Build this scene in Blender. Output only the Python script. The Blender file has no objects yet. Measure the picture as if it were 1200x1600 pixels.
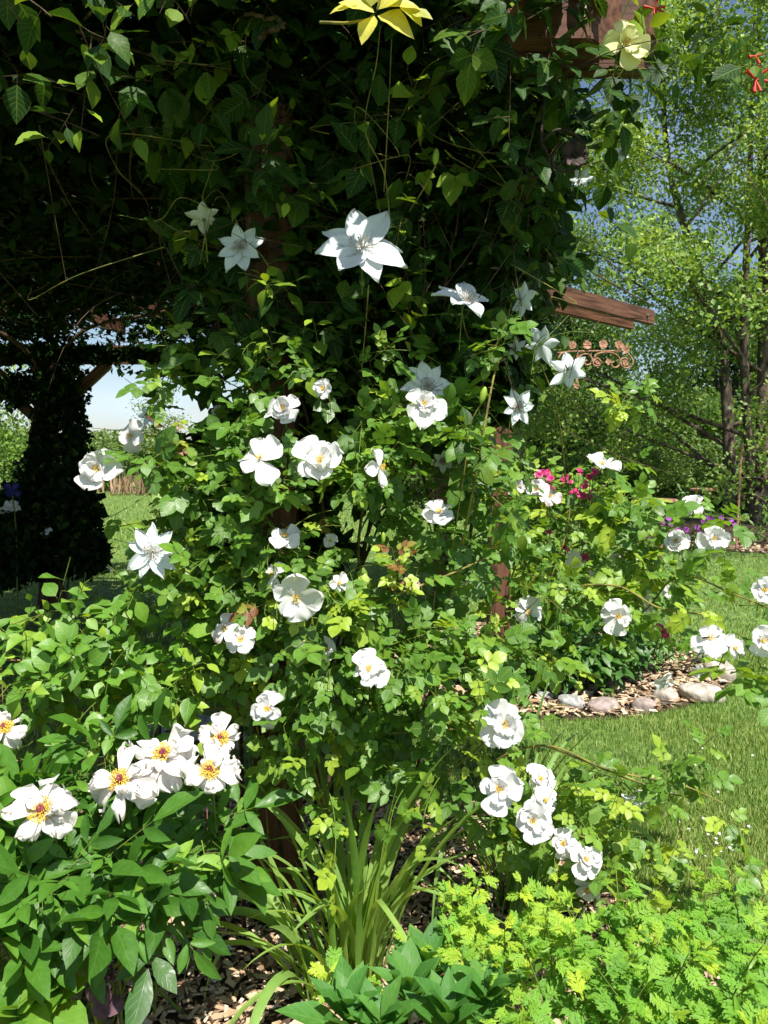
import bpy, math, random
import numpy as np
from mathutils import Vector, Matrix
rng = np.random.default_rng(11)
random.seed(11)
SC = bpy.context.scene
COL = SC.collection
# ------------------------------------------------------------------ camera
F, HOR, CAMZ = 1180.0, 700.0, 1.5
PITCH = math.atan((800 - HOR) / F)
cp, sp = math.cos(PITCH), math.sin(PITCH)
def at(px, py, Y):
    """photo pixel + distance -> world point (planning helper)"""
    rx, up = px - 600.0, 800.0 - py
    dy, dz = F * cp + up * sp, -F * sp + up * cp
    t = Y / dy
    return np.array([rx * t, Y, CAMZ + dz * t])
cam = bpy.data.cameras.new('camera'); co = bpy.data.objects.new('camera', cam); COL.objects.link(co)
co.location = (0, 0, CAMZ); co.rotation_euler = (math.pi / 2 - PITCH, 0, 0)
cam.sensor_fit = 'VERTICAL'; cam.sensor_height = 36; cam.sensor_width = 27
cam.lens = F / 1600 * 36; cam.clip_start = 0.05; cam.clip_end = 1500
cam.dof.use_dof = True; cam.dof.focus_distance = 2.3; cam.dof.aperture_fstop = 12
SC.camera = co
# ------------------------------------------------------------------ light
EL, AZ = math.radians(59), math.radians(24)      # sun behind the camera, to its right
to_sun = np.array([math.cos(EL) * math.sin(AZ), -math.cos(EL) * math.cos(AZ), math.sin(EL)])
w = bpy.data.worlds.new('World'); SC.world = w; w.use_nodes = True
nt = w.node_tree; nt.nodes.clear()
out = nt.nodes.new('ShaderNodeOutputWorld'); bg = nt.nodes.new('ShaderNodeBackground')
sky = nt.nodes.new('ShaderNodeTexSky'); sky.sky_type = 'NISHITA'; sky.sun_disc = False
sky.sun_elevation = EL; sky.sun_rotation = math.pi - AZ
sky.air_density = 1.0; sky.dust_density = 0.7; sky.ozone_density = 1.4
tc = nt.nodes.new('ShaderNodeTexCoord'); mp = nt.nodes.new('ShaderNodeMapping')
mp.inputs['Scale'].default_value = (1, 1, 3.2)
nz = nt.nodes.new('ShaderNodeTexNoise'); nz.inputs['Scale'].default_value = 3.0; nz.inputs['Detail'].default_value = 6
cr = nt.nodes.new('ShaderNodeValToRGB'); cr.color_ramp.elements[0].position = .52; cr.color_ramp.elements[1].position = .80
cr.color_ramp.elements[1].color = (.55, .55, .55, 1)
mx = nt.nodes.new('ShaderNodeMixRGB'); mx.inputs[2].default_value = (7.2, 8.6, 11.2, 1)
nt.links.new(tc.outputs['Generated'], mp.inputs[0]); nt.links.new(mp.outputs[0], nz.inputs[0])
nt.links.new(nz.outputs[0], cr.inputs[0]); nt.links.new(cr.outputs[0], mx.inputs[0])
nt.links.new(sky.outputs[0], mx.inputs[1]); nt.links.new(mx.outputs[0], bg.inputs[0])
bg.inputs[1].default_value = 0.07
nt.links.new(bg.outputs[0], out.inputs[0])
sl = bpy.data.lights.new('sun', 'SUN'); so = bpy.data.objects.new('sun', sl); COL.objects.link(so)
sl.energy = 5.0; sl.angle = math.radians(.55); sl.color = (1, .955, .88)
so.rotation_euler = Vector(-to_sun).to_track_quat('-Z', 'Y').to_euler()
so.location = (3, -5, 12)
SC.view_settings.view_transform = 'Standard'; SC.view_settings.look = 'None'
SC.view_settings.exposure = 0.9; SC.view_settings.gamma = 1
SC.render.engine = 'CYCLES'
try:
    SC.cycles.max_bounces = 8; SC.cycles.transmission_bounces = 4; SC.cycles.diffuse_bounces = 2
except Exception: pass
# ------------------------------------------------------------------ materials
def nodes(name):
    m = bpy.data.materials.new(name); m.use_nodes = True
    t = m.node_tree; t.nodes.clear()
    o = t.nodes.new('ShaderNodeOutputMaterial')
    return m, t, o
def N(t, kind, **kw):
    n = t.nodes.new(kind)
    for k, v in kw.items():
        if k in n.inputs: n.inputs[k].default_value = v
        else: setattr(n, k, v)
    return n
def ramp(t, stops):
    r = t.nodes.new('ShaderNodeValToRGB'); e = r.color_ramp.elements
    while len(e) < len(stops): e.new(.5)
    for x, (p, c) in zip(e, stops): x.position = p; x.color = (*c, 1)
    return r
def leaf_mat(name, dark, mid, young, rough=.42, trans=.32, spec=.5, vein=.35, red=None):
    m, t, o = nodes(name)
    a = N(t, 'ShaderNodeAttribute', attribute_name='tint')
    stops = [(0, dark), (.45, mid), (.82, young)]
    if red: stops += [(.93, young), (1.0, red)]
    r = ramp(t, stops)
    t.links.new(a.outputs['Fac'], r.inputs[0])
    uv = N(t, 'ShaderNodeUVMap', uv_map='UVMap'); sx = N(t, 'ShaderNodeSeparateXYZ'); t.links.new(uv.outputs[0], sx.inputs[0])
    ab = N(t, 'ShaderNodeMath', operation='ABSOLUTE'); t.links.new(sx.outputs[0], ab.inputs[0])
    # midrib
    mr = N(t, 'ShaderNodeMapRange'); mr.inputs[1].default_value = .0; mr.inputs[2].default_value = .09; mr.inputs[3].default_value = 1; mr.inputs[4].default_value = 0
    t.links.new(ab.outputs[0], mr.inputs[0])
    # side veins: sin(2pi*(7 s - 2.4|u|))
    m1 = N(t, 'ShaderNodeMath', operation='MULTIPLY'); m1.inputs[1].default_value = 7.0; t.links.new(sx.outputs[1], m1.inputs[0])
    m2 = N(t, 'ShaderNodeMath', operation='MULTIPLY'); m2.inputs[1].default_value = 1.9; t.links.new(ab.outputs[0], m2.inputs[0])
    m3 = N(t, 'ShaderNodeMath', operation='SUBTRACT'); t.links.new(m1.outputs[0], m3.inputs[0]); t.links.new(m2.outputs[0], m3.inputs[1])
    m4 = N(t, 'ShaderNodeMath', operation='PINGPONG'); m4.inputs[1].default_value = .5; t.links.new(m3.outputs[0], m4.inputs[0])
    m5 = N(t, 'ShaderNodeMapRange'); m5.inputs[1].default_value = 0; m5.inputs[2].default_value = .16; m5.inputs[3].default_value = .6; m5.inputs[4].default_value = 0
    t.links.new(m4.outputs[0], m5.inputs[0])
    mm = N(t, 'ShaderNodeMath', operation='MAXIMUM'); t.links.new(mr.outputs[0], mm.inputs[0]); t.links.new(m5.outputs[0], mm.inputs[1])
    mv = N(t, 'ShaderNodeMath', operation='MULTIPLY'); mv.inputs[1].default_value = vein; t.links.new(mm.outputs[0], mv.inputs[0])
    lt = N(t, 'ShaderNodeMixRGB', blend_type='MIX'); lt.inputs[2].default_value = (min(1, young[0] * 1.3), min(1, young[1] * 1.15), young[2] * 1.6, 1)
    t.links.new(mv.outputs[0], lt.inputs[0]); t.links.new(r.outputs[0], lt.inputs[1])
    # blotchy variation inside the leaf
    ns = N(t, 'ShaderNodeTexNoise'); ns.inputs['Scale'].default_value = 60; ns.inputs['Detail'].default_value = 3
    g = N(t, 'ShaderNodeNewGeometry'); t.links.new(g.outputs['Position'], ns.inputs[0])
    br = N(t, 'ShaderNodeHueSaturation'); vr = N(t, 'ShaderNodeMapRange'); vr.inputs[3].default_value = .78; vr.inputs[4].default_value = 1.22
    t.links.new(ns.outputs[0], vr.inputs[0]); t.links.new(vr.outputs[0], br.inputs['Value']); t.links.new(lt.outputs[0], br.inputs['Color'])
    # paler underside
    un = N(t, 'ShaderNodeMixRGB'); un.inputs[2].default_value = (mid[0] * 1.5 + .02, mid[1] * 1.25 + .02, mid[2] * 2 + .02, 1)
    bf = N(t, 'ShaderNodeMath', operation='MULTIPLY'); bf.inputs[1].default_value = .55; t.links.new(g.outputs['Backfacing'], bf.inputs[0])
    t.links.new(bf.outputs[0], un.inputs[0]); t.links.new(br.outputs[0], un.inputs[1])
    p = N(t, 'ShaderNodeBsdfPrincipled', Roughness=rough); p.inputs['Specular IOR Level'].default_value = spec
    t.links.new(un.outputs[0], p.inputs['Base Color'])
    rr_ = N(t, 'ShaderNodeMapRange'); rr_.inputs[1].default_value = .3; rr_.inputs[2].default_value = .7; rr_.inputs[3].default_value = rough - .08; rr_.inputs[4].default_value = rough + .22
    t.links.new(ns.outputs[0], rr_.inputs[0]); t.links.new(rr_.outputs[0], p.inputs['Roughness'])
    bp = N(t, 'ShaderNodeBump'); bp.inputs['Strength'].default_value = .22; bp.inputs['Distance'].default_value = .0015
    iv = N(t, 'ShaderNodeMath', operation='SUBTRACT'); iv.inputs[0].default_value = 1; t.links.new(mm.outputs[0], iv.inputs[1]); t.links.new(iv.outputs[0], bp.inputs['Height'])
    t.links.new(bp.outputs[0], p.inputs['Normal'])
    tr = N(t, 'ShaderNodeBsdfTranslucent')
    tcx = N(t, 'ShaderNodeMixRGB', blend_type='MULTIPLY'); tcx.inputs[0].default_value = 1; tcx.inputs[2].default_value = (2.2, 1.9, .6, 1)
    t.links.new(br.outputs[0], tcx.inputs[1]); t.links.new(tcx.outputs[0], tr.inputs[0])
    ms = N(t, 'ShaderNodeMixShader'); ms.inputs[0].default_value = trans
    t.links.new(p.outputs[0], ms.inputs[1]); t.links.new(tr.outputs[0], ms.inputs[2]); t.links.new(ms.outputs[0], o.inputs[0])
    return m
def far_leaf_mat(name, dark, mid, young, trans=.3, rough=.5, spec=.4):
    m, t, o = nodes(name)
    a = N(t, 'ShaderNodeAttribute', attribute_name='tint'); r = ramp(t, [(0, dark), (.5, mid), (1, young)])
    t.links.new(a.outputs['Fac'], r.inputs[0])
    p = N(t, 'ShaderNodeBsdfPrincipled', Roughness=rough); t.links.new(r.outputs[0], p.inputs['Base Color'])
    p.inputs['Specular IOR Level'].default_value = spec
    tr = N(t, 'ShaderNodeBsdfTranslucent'); q = N(t, 'ShaderNodeMixRGB', blend_type='MULTIPLY'); q.inputs[0].default_value = 1; q.inputs[2].default_value = (2.0, 1.8, .6, 1)
    t.links.new(r.outputs[0], q.inputs[1]); t.links.new(q.outputs[0], tr.inputs[0])
    ms = N(t, 'ShaderNodeMixShader'); ms.inputs[0].default_value = trans
    t.links.new(p.outputs[0], ms.inputs[1]); t.links.new(tr.outputs[0], ms.inputs[2]); t.links.new(ms.outputs[0], o.inputs[0])
    return m
def petal_mat(name, base, edge, streak=.12, trans=.25):
    m, t, o = nodes(name)
    uv = N(t, 'ShaderNodeUVMap', uv_map='UVMap'); sx = N(t, 'ShaderNodeSeparateXYZ'); t.links.new(uv.outputs[0], sx.inputs[0])
    a = N(t, 'ShaderNodeAttribute', attribute_name='tint')
    wv = N(t, 'ShaderNodeTexNoise'); wv.inputs['Scale'].default_value = 1; wv.inputs['Detail'].default_value = 4
    mpn = N(t, 'ShaderNodeMapping'); mpn.inputs['Scale'].default_value = (14, 1.2, 1); t.links.new(uv.outputs[0], mpn.inputs[0]); t.links.new(mpn.outputs[0], wv.inputs[0])
    r = ramp(t, [(0, edge), (.55, base), (1, base)])
    s2 = N(t, 'ShaderNodeMath', operation='SUBTRACT'); s2.inputs[0].default_value = 1.15; t.links.new(a.outputs['Fac'], s2.inputs[1]); t.links.new(s2.outputs[0], r.inputs[0])
    mxx = N(t, 'ShaderNodeMixRGB', blend_type='MULTIPLY'); mxx.inputs[0].default_value = 1
    r2 = ramp(t, [(.3, (1 - streak,) * 3), (.6, (1, 1, 1))]); t.links.new(wv.outputs[0], r2.inputs[0])
    t.links.new(r.outputs[0], mxx.inputs[1]); t.links.new(r2.outputs[0], mxx.inputs[2])
    p = N(t, 'ShaderNodeBsdfPrincipled', Roughness=.55); p.inputs['Specular IOR Level'].default_value = .3
    t.links.new(mxx.outputs[0], p.inputs['Base Color'])
    bp = N(t, 'ShaderNodeBump'); bp.inputs['Strength'].default_value = .3; bp.inputs['Distance'].default_value = .001
    t.links.new(wv.outputs[0], bp.inputs['Height']); t.links.new(bp.outputs[0], p.inputs['Normal'])
    tr = N(t, 'ShaderNodeBsdfTranslucent'); t.links.new(mxx.outputs[0], tr.inputs[0])
    ms = N(t, 'ShaderNodeMixShader'); ms.inputs[0].default_value = trans
    t.links.new(p.outputs[0], ms.inputs[1]); t.links.new(tr.outputs[0], ms.inputs[2]); t.links.new(ms.outputs[0], o.inputs[0])
    return m
def plain(name, c1, c2, scale=20, rough=.7, bump=.3, stretch=(1, 1, 1), detail=6, metal=0, lo=.35, hi=.65, dist=.01, obj=True):
    m, t, o = nodes(name)
    tcx = N(t, 'ShaderNodeTexCoord'); mpp = N(t, 'ShaderNodeMapping'); mpp.inputs['Scale'].default_value = stretch
    t.links.new(tcx.outputs['Object'], mpp.inputs[0])
    n = N(t, 'ShaderNodeTexNoise'); n.inputs['Scale'].default_value = scale; n.inputs['Detail'].default_value = detail
    t.links.new(mpp.outputs[0], n.inputs[0])
    r = ramp(t, [(lo, c1), (hi, c2)]); t.links.new(n.outputs[0], r.inputs[0])
    p = N(t, 'ShaderNodeBsdfPrincipled', Roughness=rough, Metallic=metal); p.inputs['Specular IOR Level'].default_value = .2
    t.links.new(r.outputs[0], p.inputs['Base Color'])
    b = N(t, 'ShaderNodeBump'); b.inputs['Strength'].default_value = bump; b.inputs['Distance'].default_value = dist
    t.links.new(n.outputs[0], b.inputs['Height']); t.links.new(b.outputs[0], p.inputs['Normal'])
    t.links.new(p.outputs[0], o.inputs[0])
    return m
def tinted(name, stops, rough=.8, noise=0.):
    m, t, o = nodes(name)
    a = N(t, 'ShaderNodeAttribute', attribute_name='tint'); r = ramp(t, stops); t.links.new(a.outputs['Fac'], r.inputs[0])
    p = N(t, 'ShaderNodeBsdfPrincipled', Roughness=rough); p.inputs['Specular IOR Level'].default_value = .3
    t.links.new(r.outputs[0], p.inputs['Base Color']); t.links.new(p.outputs[0], o.inputs[0])
    return m
M = {}
M['rose_leaf'] = leaf_mat('rose leaf', (.030, .088, .013), (.092, .215, .024), (.29, .40, .035), rough=.38, red=(.17, .055, .025))
M['shade_leaf'] = far_leaf_mat('shaded leaf', (.004, .014, .004), (.010, .030, .006), (.07, .14, .02), trans=.1, rough=.6, spec=.08)  # separate darker leaf: the deep shade is put into its greens
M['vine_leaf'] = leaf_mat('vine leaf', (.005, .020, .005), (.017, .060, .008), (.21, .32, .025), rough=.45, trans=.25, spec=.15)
M['bright_leaf'] = leaf_mat('fence vine leaf', (.05, .14, .02), (.115, .26, .028), (.27, .40, .04), rough=.4, trans=.32)
M['peony_leaf'] = leaf_mat('peony leaf', (.03, .10, .012), (.078, .205, .020), (.2, .36, .045), rough=.40, vein=.14, spec=.4)
M['yellow_leaf'] = leaf_mat('yellow leaf', (.25, .3, .03), (.45, .45, .06), (.6, .55, .1), trans=.35)
M['daylily'] = leaf_mat('daylily blade', (.07, .18, .03), (.15, .30, .045), (.27, .40, .06), rough=.38, vein=.12)
M['mugwort'] = leaf_mat('mugwort leaf', (.06, .18, .02), (.16, .35, .03), (.40, .50, .035), rough=.55, trans=.4, vein=.1)
M['broad_leaf'] = leaf_mat('daisy leaf', (.03, .11, .02), (.06, .19, .03), (.14, .28, .04), rough=.52, spec=.35)
M['herb_leaf'] = leaf_mat('phlox leaf', (.02, .075, .015), (.045, .135, .02), (.12, .25, .03), rough=.4)
M['birch_leaf'] = far_leaf_mat('birch leaf', (.06, .13, .02), (.14, .25, .04), (.30, .40, .08))
M['wood_leaf'] = far_leaf_mat('woodland leaf', (.025, .065, .016), (.065, .14, .022), (.16, .25, .04))
M['shrub_leaf'] = far_leaf_mat('shrub leaf', (.06, .12, .03), (.12, .2, .04), (.24, .32, .08))
M['grass'] = far_leaf_mat('grass blade', (.09, .18, .03), (.175, .29, .055), (.40, .43, .15), trans=.2)
M['lawn'] = plain('lawn soil', (.07, .12, .03), (.16, .24, .06), scale=9, rough=.95, bump=.5)
M['soil'] = plain('dark soil', (.03, .02, .012), (.09, .062, .04), scale=14, rough=.95, bump=.8, dist=.03)
M['chips'] = tinted('wood chip', [(0, (.10, .055, .03)), (.4, (.36, .24, .14)), (.8, (.54, .41, .27)), (1, (.64, .54, .40))])
M['white_petal'] = petal_mat('white petal', (.83, .82, .81), (.80, .64, .66), trans=.35)
M['clematis_petal'] = petal_mat('clematis petal', (.76, .80, .82), (.55, .68, .45), streak=.2, trans=.2)
M['peony_petal'] = petal_mat('peony petal', (.84, .80, .76), (.74, .58, .55), streak=.16, trans=.35)
M['cream_petal'] = petal_mat('pale yellow petal', (.80, .78, .38), (.75, .6, .15))
M['pink_petal'] = petal_mat('pink petal', (.75, .08, .28), (.85, .5, .6))
M['purple_petal'] = petal_mat('purple petal', (.35, .05, .42), (.5, .15, .5))
M['red_petal'] = petal_mat('coral petal', (.75, .09, .07), (.8, .25, .2))
M['indigo_petal'] = petal_mat('indigo petal', (.05, .04, .25), (.1, .08, .4))
M['stamen'] = tinted('yellow stamen', [(0, (.75, .66, .3)), (.4, (.78, .54, .06)), (.85, (.68, .40, .04)), (1, (.4, .18, .04))])
M['clem_stamen'] = tinted('clematis stamen', [(0, (.62, .62, .5)), (.5, (.45, .38, .33)), (1, (.18, .08, .12))])
M['carpel'] = plain('peony carpel', (.12, .02, .03), (.22, .05, .06), scale=60, rough=.5)
M['stem'] = plain('green stem', (.07, .13, .02), (.16, .2, .03), scale=30, rough=.5)
M['cane'] = plain('rose cane', (.10, .10, .03), (.26, .22, .05), scale=25, rough=.6, lo=.4, hi=.6)
M['brown'] = plain('woody stem', (.035, .022, .014), (.12, .08, .05), scale=40, rough=.85, bump=.6, stretch=(1, 1, .3))
M['bark'] = plain('birch bark', (.03, .022, .018), (.17, .13, .10), scale=9, rough=.9, bump=.9, stretch=(1, 1, .5), dist=.04)
M['palebark'] = plain('pale bark', (.14, .10, .07), (.34, .27, .20), scale=14, rough=.9, bump=.9, stretch=(1, 1, .3), dist=.02)
M['cedar'] = plain('stained cedar', (.06, .027, .016), (.165, .075, .045), scale=7, rough=.62, bump=.35, stretch=(.5, 8, 8), detail=8, dist=.003)
M['cedarz'] = plain('stained cedar post', (.08, .026, .015), (.2, .07, .04), scale=7, rough=.65, bump=.35, stretch=(8, 8, .5), detail=8, dist=.003)
M['bolt'] = plain('rusty bolt', (.12, .07, .05), (.32, .26, .22), scale=80, rough=.5, metal=.6)
M['rust'] = plain('rusty iron', (.20, .09, .05), (.46, .27, .18), scale=50, rough=.75, metal=.1)
M['iron'] = plain('dark iron', (.022, .015, .012), (.06, .04, .032), scale=50, rough=.6, metal=.3)
M['stone'] = plain('pale field stone', (.26, .22, .18), (.52, .47, .40), scale=22, rough=.85, bump=.6, dist=.02)
M['stone2'] = plain('pinkish stone', (.20, .16, .145), (.38, .31, .28), scale=24, rough=.85, bump=.6, dist=.02)
M['stone3'] = plain('grey stone', (.15, .15, .145), (.42, .42, .41), scale=40, rough=.85, bump=.6, dist=.02)
M['dusk'] = plain('dusky purple', (.05, .025, .04), (.13, .07, .08), scale=60, rough=.6)
M['bee'] = plain('bee', (.03, .02, .01), (.12, .07, .02), scale=200, rough=.6)
OPEN = [(150, 800, 95, 118), (172, 615, 72, 60), (990, 1104, 180, 40), (930, 570, 80, 45), (945, 482, 95, 42), (425, 1330, 42, 105), (195, 1575, 190, 100)]   # places where one sees past the plants
# ------------------------------------------------------------------ object helpers
def link(o, parent=None):
    COL.objects.link(o)
    if parent is not None: o.parent = parent
    return o
def tag(o, label=None, cat=None, group=None, kind=None):
    if label: o['label'] = label
    if cat: o['category'] = cat
    if group: o['group'] = group
    if kind: o['kind'] = kind
    return o
def thing(name, label, cat, group=None, loc=(0, 0, 0)):
    o = bpy.data.objects.new(name, None); o.empty_display_size = .1; o.location = loc
    link(o); return tag(o, label, cat, group)
class MB:
    def __init__(s): s.v = []; s.f = []; s.t = []; s.u = []; s.n = 0
    def add(s, verts, faces, tint=None, uv=None):
        """verts (k,3); faces list of int arrays (F,3)/(F,4)"""
        k = len(verts); s.v.append(np.asarray(verts, float))
        for a in faces:
            a = np.asarray(a)
            if len(a): s.f.append(a + s.n)
        s.t.append(np.full(k, .4) if tint is None else np.broadcast_to(tint, (k,)).astype(float))
        s.u.append(np.zeros((k, 2)) if uv is None else np.asarray(uv, float)); s.n += k
    def build(s, name, mat, parent=None, smooth=True):
        me = bpy.data.meshes.new(name)
        if s.n:
            V = np.concatenate(s.v); T = np.concatenate(s.t); U = np.concatenate(s.u)
            if parent is not None: V = V - np.array(parent_world(parent))
            me.vertices.add(len(V)); me.vertices.foreach_set('co', V.astype(np.float32).ravel())
            loops = np.concatenate([a.ravel() for a in s.f]); tot = np.concatenate([np.full(len(a), a.shape[1]) for a in s.f])
            st = np.concatenate([[0], np.cumsum(tot)[:-1]])
            me.loops.add(len(loops)); me.loops.foreach_set('vertex_index', loops.astype(np.int32))
            me.polygons.add(len(tot)); me.polygons.foreach_set('loop_start', st.astype(np.int32)); me.polygons.foreach_set('loop_total', tot.astype(np.int32))
            me.polygons.foreach_set('use_smooth', np.full(len(tot), smooth))
            at_ = me.attributes.new('tint', 'FLOAT', 'POINT'); at_.data.foreach_set('value', T.astype(np.float32))
            ul = me.uv_layers.new(name='UVMap'); ul.data.foreach_set('uv', U[loops].astype(np.float32).ravel())
            me.update(calc_edges=True)
        me.materials.append(mat)
        o = bpy.data.objects.new(name, me); link(o, parent); return o
def parent_world(p):
    l = Vector((0, 0, 0))
    while p is not None: l = l + p.location; p = p.parent
    return l
def norm(a): return a / np.maximum(np.linalg.norm(a, axis=-1, keepdims=True), 1e-9)
def rdir(n):
    return norm(rng.normal(size=(n, 3)))
# leaf templates: (verts s-profile) -> local x across, y along, z up
def leaf_tpl(widths, fold=.25):
    ss = np.linspace(0, 1, len(widths) + 2)
    v = [(0, 0, 0)]; uv = [(0, 0)]
    for s, wd in zip(ss[1:-1], widths):
        v += [(-wd, s, fold * wd), (0, s, 0), (wd, s, fold * wd)]; uv += [(-1, s), (0, s), (1, s)]
    v.append((0, 1, 0)); uv.append((0, 1))
    k = len(widths); tri = [(0, 2, 1), (0, 3, 2)]; q = []
    for i in range(k - 1):
        a = 1 + 3 * i; q += [(a, a + 1, a + 4, a + 3), (a + 1, a + 2, a + 5, a + 4)]
    a = 1 + 3 * (k - 1); e = a + 3; tri += [(a, a + 1, e), (a + 1, a + 2, e)]
    return np.array(v, float), np.array(tri), np.array(q), np.array(uv, float)
TPL = {
    'ovate': leaf_tpl([.22, .31, .27, .15]),
    'rose': leaf_tpl([.24, .34, .33, .2]),
    'ellip': leaf_tpl([.13, .22, .23, .14], .35),
    'lance': leaf_tpl([.09, .13, .11, .06], .4),
    'heart': leaf_tpl([.34, .36, .24, .11], .2),
}
def diamond(): # cheap far leaf
    v = np.array([(0, 0, 0), (-.33, .5, .1), (0, 1, 0), (.33, .5, .1)], float)
    return v, np.array([(0, 2, 1), (0, 3, 2)]), np.zeros((0, 4), int), np.array([(0, 0), (-1, .5), (0, 1), (1, .5)], float)
TPL['far'] = diamond()
def place(mb, tpl, pos, d, nrm, length, tint, curl=.15, wid=1., wav=.05):
    v, tri, q, uv = TPL[tpl]; n = len(pos)
    if n == 0: return
    k = len(v)
    y = norm(d); x = norm(np.cross(y, nrm)); z = np.cross(x, y)
    L = np.broadcast_to(length, (n,))[:, None]; cu = (curl * (0.4 + 1.2 * rng.random(n)))[:, None]
    fo = (0.3 + 1.4 * rng.random(n))[:, None]
    X = v[:, 0][None] * L * (np.broadcast_to(wid, (n,)) * (.82 + .36 * rng.random(n)))[:, None]; S = v[:, 1][None]
    Z = v[:, 2][None] * L * fo - cu * L * S ** 2
    if wav: Z = Z + wav * L * np.sin(S * 9 + rng.random(n)[:, None] * 6.3) * np.abs(v[:, 0][None]) * 2
    Y = S * L
    P = pos[:, None] + X[..., None] * x[:, None] + Y[..., None] * y[:, None] + Z[..., None] * z[:, None]
    off = (np.arange(n) * k)[:, None, None]
    fs = [(tri[None] + off).reshape(-1, 3)]
    if len(q): fs.append((q[None] + off).reshape(-1, 4))
    mb.add(P.reshape(-1, 3), fs, np.repeat(np.broadcast_to(tint, (n,)), k), np.tile(uv, (n, 1)))
def tubes(mb, paths, r0, r1, sides=4, tint=.4):
    """paths (n,m,3), radii taper"""
    n, m, _ = paths.shape
    if n == 0: return
    t = norm(np.gradient(paths, axis=1)); ref = np.where(np.abs(t[..., 2:3]) > .9, np.array([1., 0, 0]), np.array([0, 0, 1.]))
    a = norm(np.cross(t, ref)); b = np.cross(t, a)
    ang = np.arange(sides) * 2 * math.pi / sides
    R = (np.broadcast_to(r0, (n,))[:, None] * (1 - np.linspace(0, 1, m)) + np.broadcast_to(r1, (n,))[:, None] * np.linspace(0, 1, m))
    P = paths[:, :, None] + R[..., None, None] * (np.cos(ang)[None, None, :, None] * a[:, :, None] + np.sin(ang)[None, None, :, None] * b[:, :, None])
    i = np.arange(m - 1)[:, None] * sides; j = np.arange(sides)[None]; j2 = (j + 1) % sides
    q = np.stack([i + j, i + j2, i + sides + j2, i + sides + j], -1).reshape(-1, 4)
    f = (q[None] + (np.arange(n) * m * sides)[:, None, None]).reshape(-1, 4)
    cap = (np.arange(sides)[::-1])
    s = np.repeat(np.linspace(0, 1, m), sides)
    mb.add(P.reshape(-1, 3), [f], tint, np.tile(np.stack([np.zeros_like(s), s], -1), (n, 1)))
def spline(pts, m=24):
    pts = np.array(pts, float); k = len(pts); P = np.vstack([2 * pts[0] - pts[1], pts, 2 * pts[-1] - pts[-2]])
    o = []
    for u in np.linspace(0, k - 1 - 1e-6, m):
        i = int(u); f = u - i; a, b, c, d = P[i:i + 4]
        o.append(.5 * (2 * b + (c - a) * f + (2 * a - 5 * b + 4 * c - d) * f * f + (3 * b - 3 * c + d - a) * f ** 3))
    return np.array(o)
# blooms registered so that leaves leave room in front of them
BLOOMS = []   # (centre, facing, radius)
def clear(pos, leaf_r=.012):
    ok = np.ones(len(pos), bool)
    for c, fdir, r in BLOOMS:
        d = pos - c; ax = d @ fdir; rad = np.linalg.norm(d - ax[:, None] * fdir, axis=1)
        view = norm(np.array([0, 0, CAMZ]) - c); av = d @ view; rv = np.linalg.norm(d - av[:, None] * view, axis=1)
        bad = ((ax > -.012) & (ax < .3) & (rad < r + leaf_r)) | ((av > -.01) & (av < .55) & (rv < r * .9))
        ok &= ~bad
    return ok
def shoots(start, dirs, L, droop=.35, m=7, wob=.06):
    n = len(start); t = np.linspace(0, 1, m)[None, :, None]
    w1 = rdir(n)[:, None] * np.sin(t * 3.1) * wob; L = np.broadcast_to(L, (n,))[:, None, None]
    P = start[:, None] + dirs[:, None] * L * t + w1 * L
    P[..., 2] -= (droop * L[..., 0] * t[..., 0] ** 2)
    return P
def leafspots(P, per, t0=.15, spread=1.1, lift=.5):
    """per leaves along every shoot. returns pos, dir, normal, t"""
    n, m, _ = P.shape; tt = np.linspace(t0, 1, per); pos = []; dr = []; ts = []
    T = norm(np.gradient(P, axis=1)); az0 = rng.random(n) * 6.28
    for j, t in enumerate(tt):
        u = t * (m - 1); i = min(int(u), m - 2); f = u - i
        p = P[:, i] * (1 - f) + P[:, i + 1] * f; tg = T[:, i]
        ref = np.tile([0, 0, 1.], (n, 1)); a = norm(np.cross(tg, ref) + 1e-4); b = np.cross(a, tg)
        az = az0 + j * 2.4; rad = np.cos(az)[:, None] * a + np.sin(az)[:, None] * b
        d = norm(rad * spread + tg * (.35 + 1.5 * (t > .97)))
        pos.append(p); dr.append(d); ts.append(np.full(n, t))
    pos = np.concatenate(pos); dr = np.concatenate(dr); ts = np.concatenate(ts); k = len(pos)
    nr = norm(np.array([0, 0, 1.]) * lift + to_sun * .85 + rng.normal(size=(k, 3)) * .34 + np.array([0, -.25, 0]))
    dr = norm(dr + np.array([0, 0, -.22]) + rng.normal(size=(k, 3)) * .15)
    nr = norm(nr - dr * np.sum(nr * dr, 1)[:, None] * .8)
    return pos, dr, nr, ts
def clump_pts(clumps, dens, shell=.45):
    """ellipsoid clumps given as px,py,rx,ry,Y,rY -> shoot starts + outward dirs"""
    S = []; D = []; OUT = []
    for c in clumps:
        px, py, rx, ry, Y, rY = c[:6]; k = c[6] if len(c) > 6 else 1
        cen = at(px, py, Y); sc = Y / F; A = np.array([rx * sc, rY, ry * sc])
        n = max(3, int(dens * k * (rx * ry) * sc * sc * 4))
        d = rdir(n); d[:, 1] -= .35; d = norm(d); r = (shell + (1 - shell) * rng.random(n)) ** .7
        S.append(cen + d * r[:, None] * A * .86); o = norm(d * np.array([1, 1, 1]) + np.array([0, -.25, .35])); D.append(norm(o + rng.normal(size=(n, 3)) * .45)); OUT.append(d)
    return np.concatenate(S), np.concatenate(D)
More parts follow.
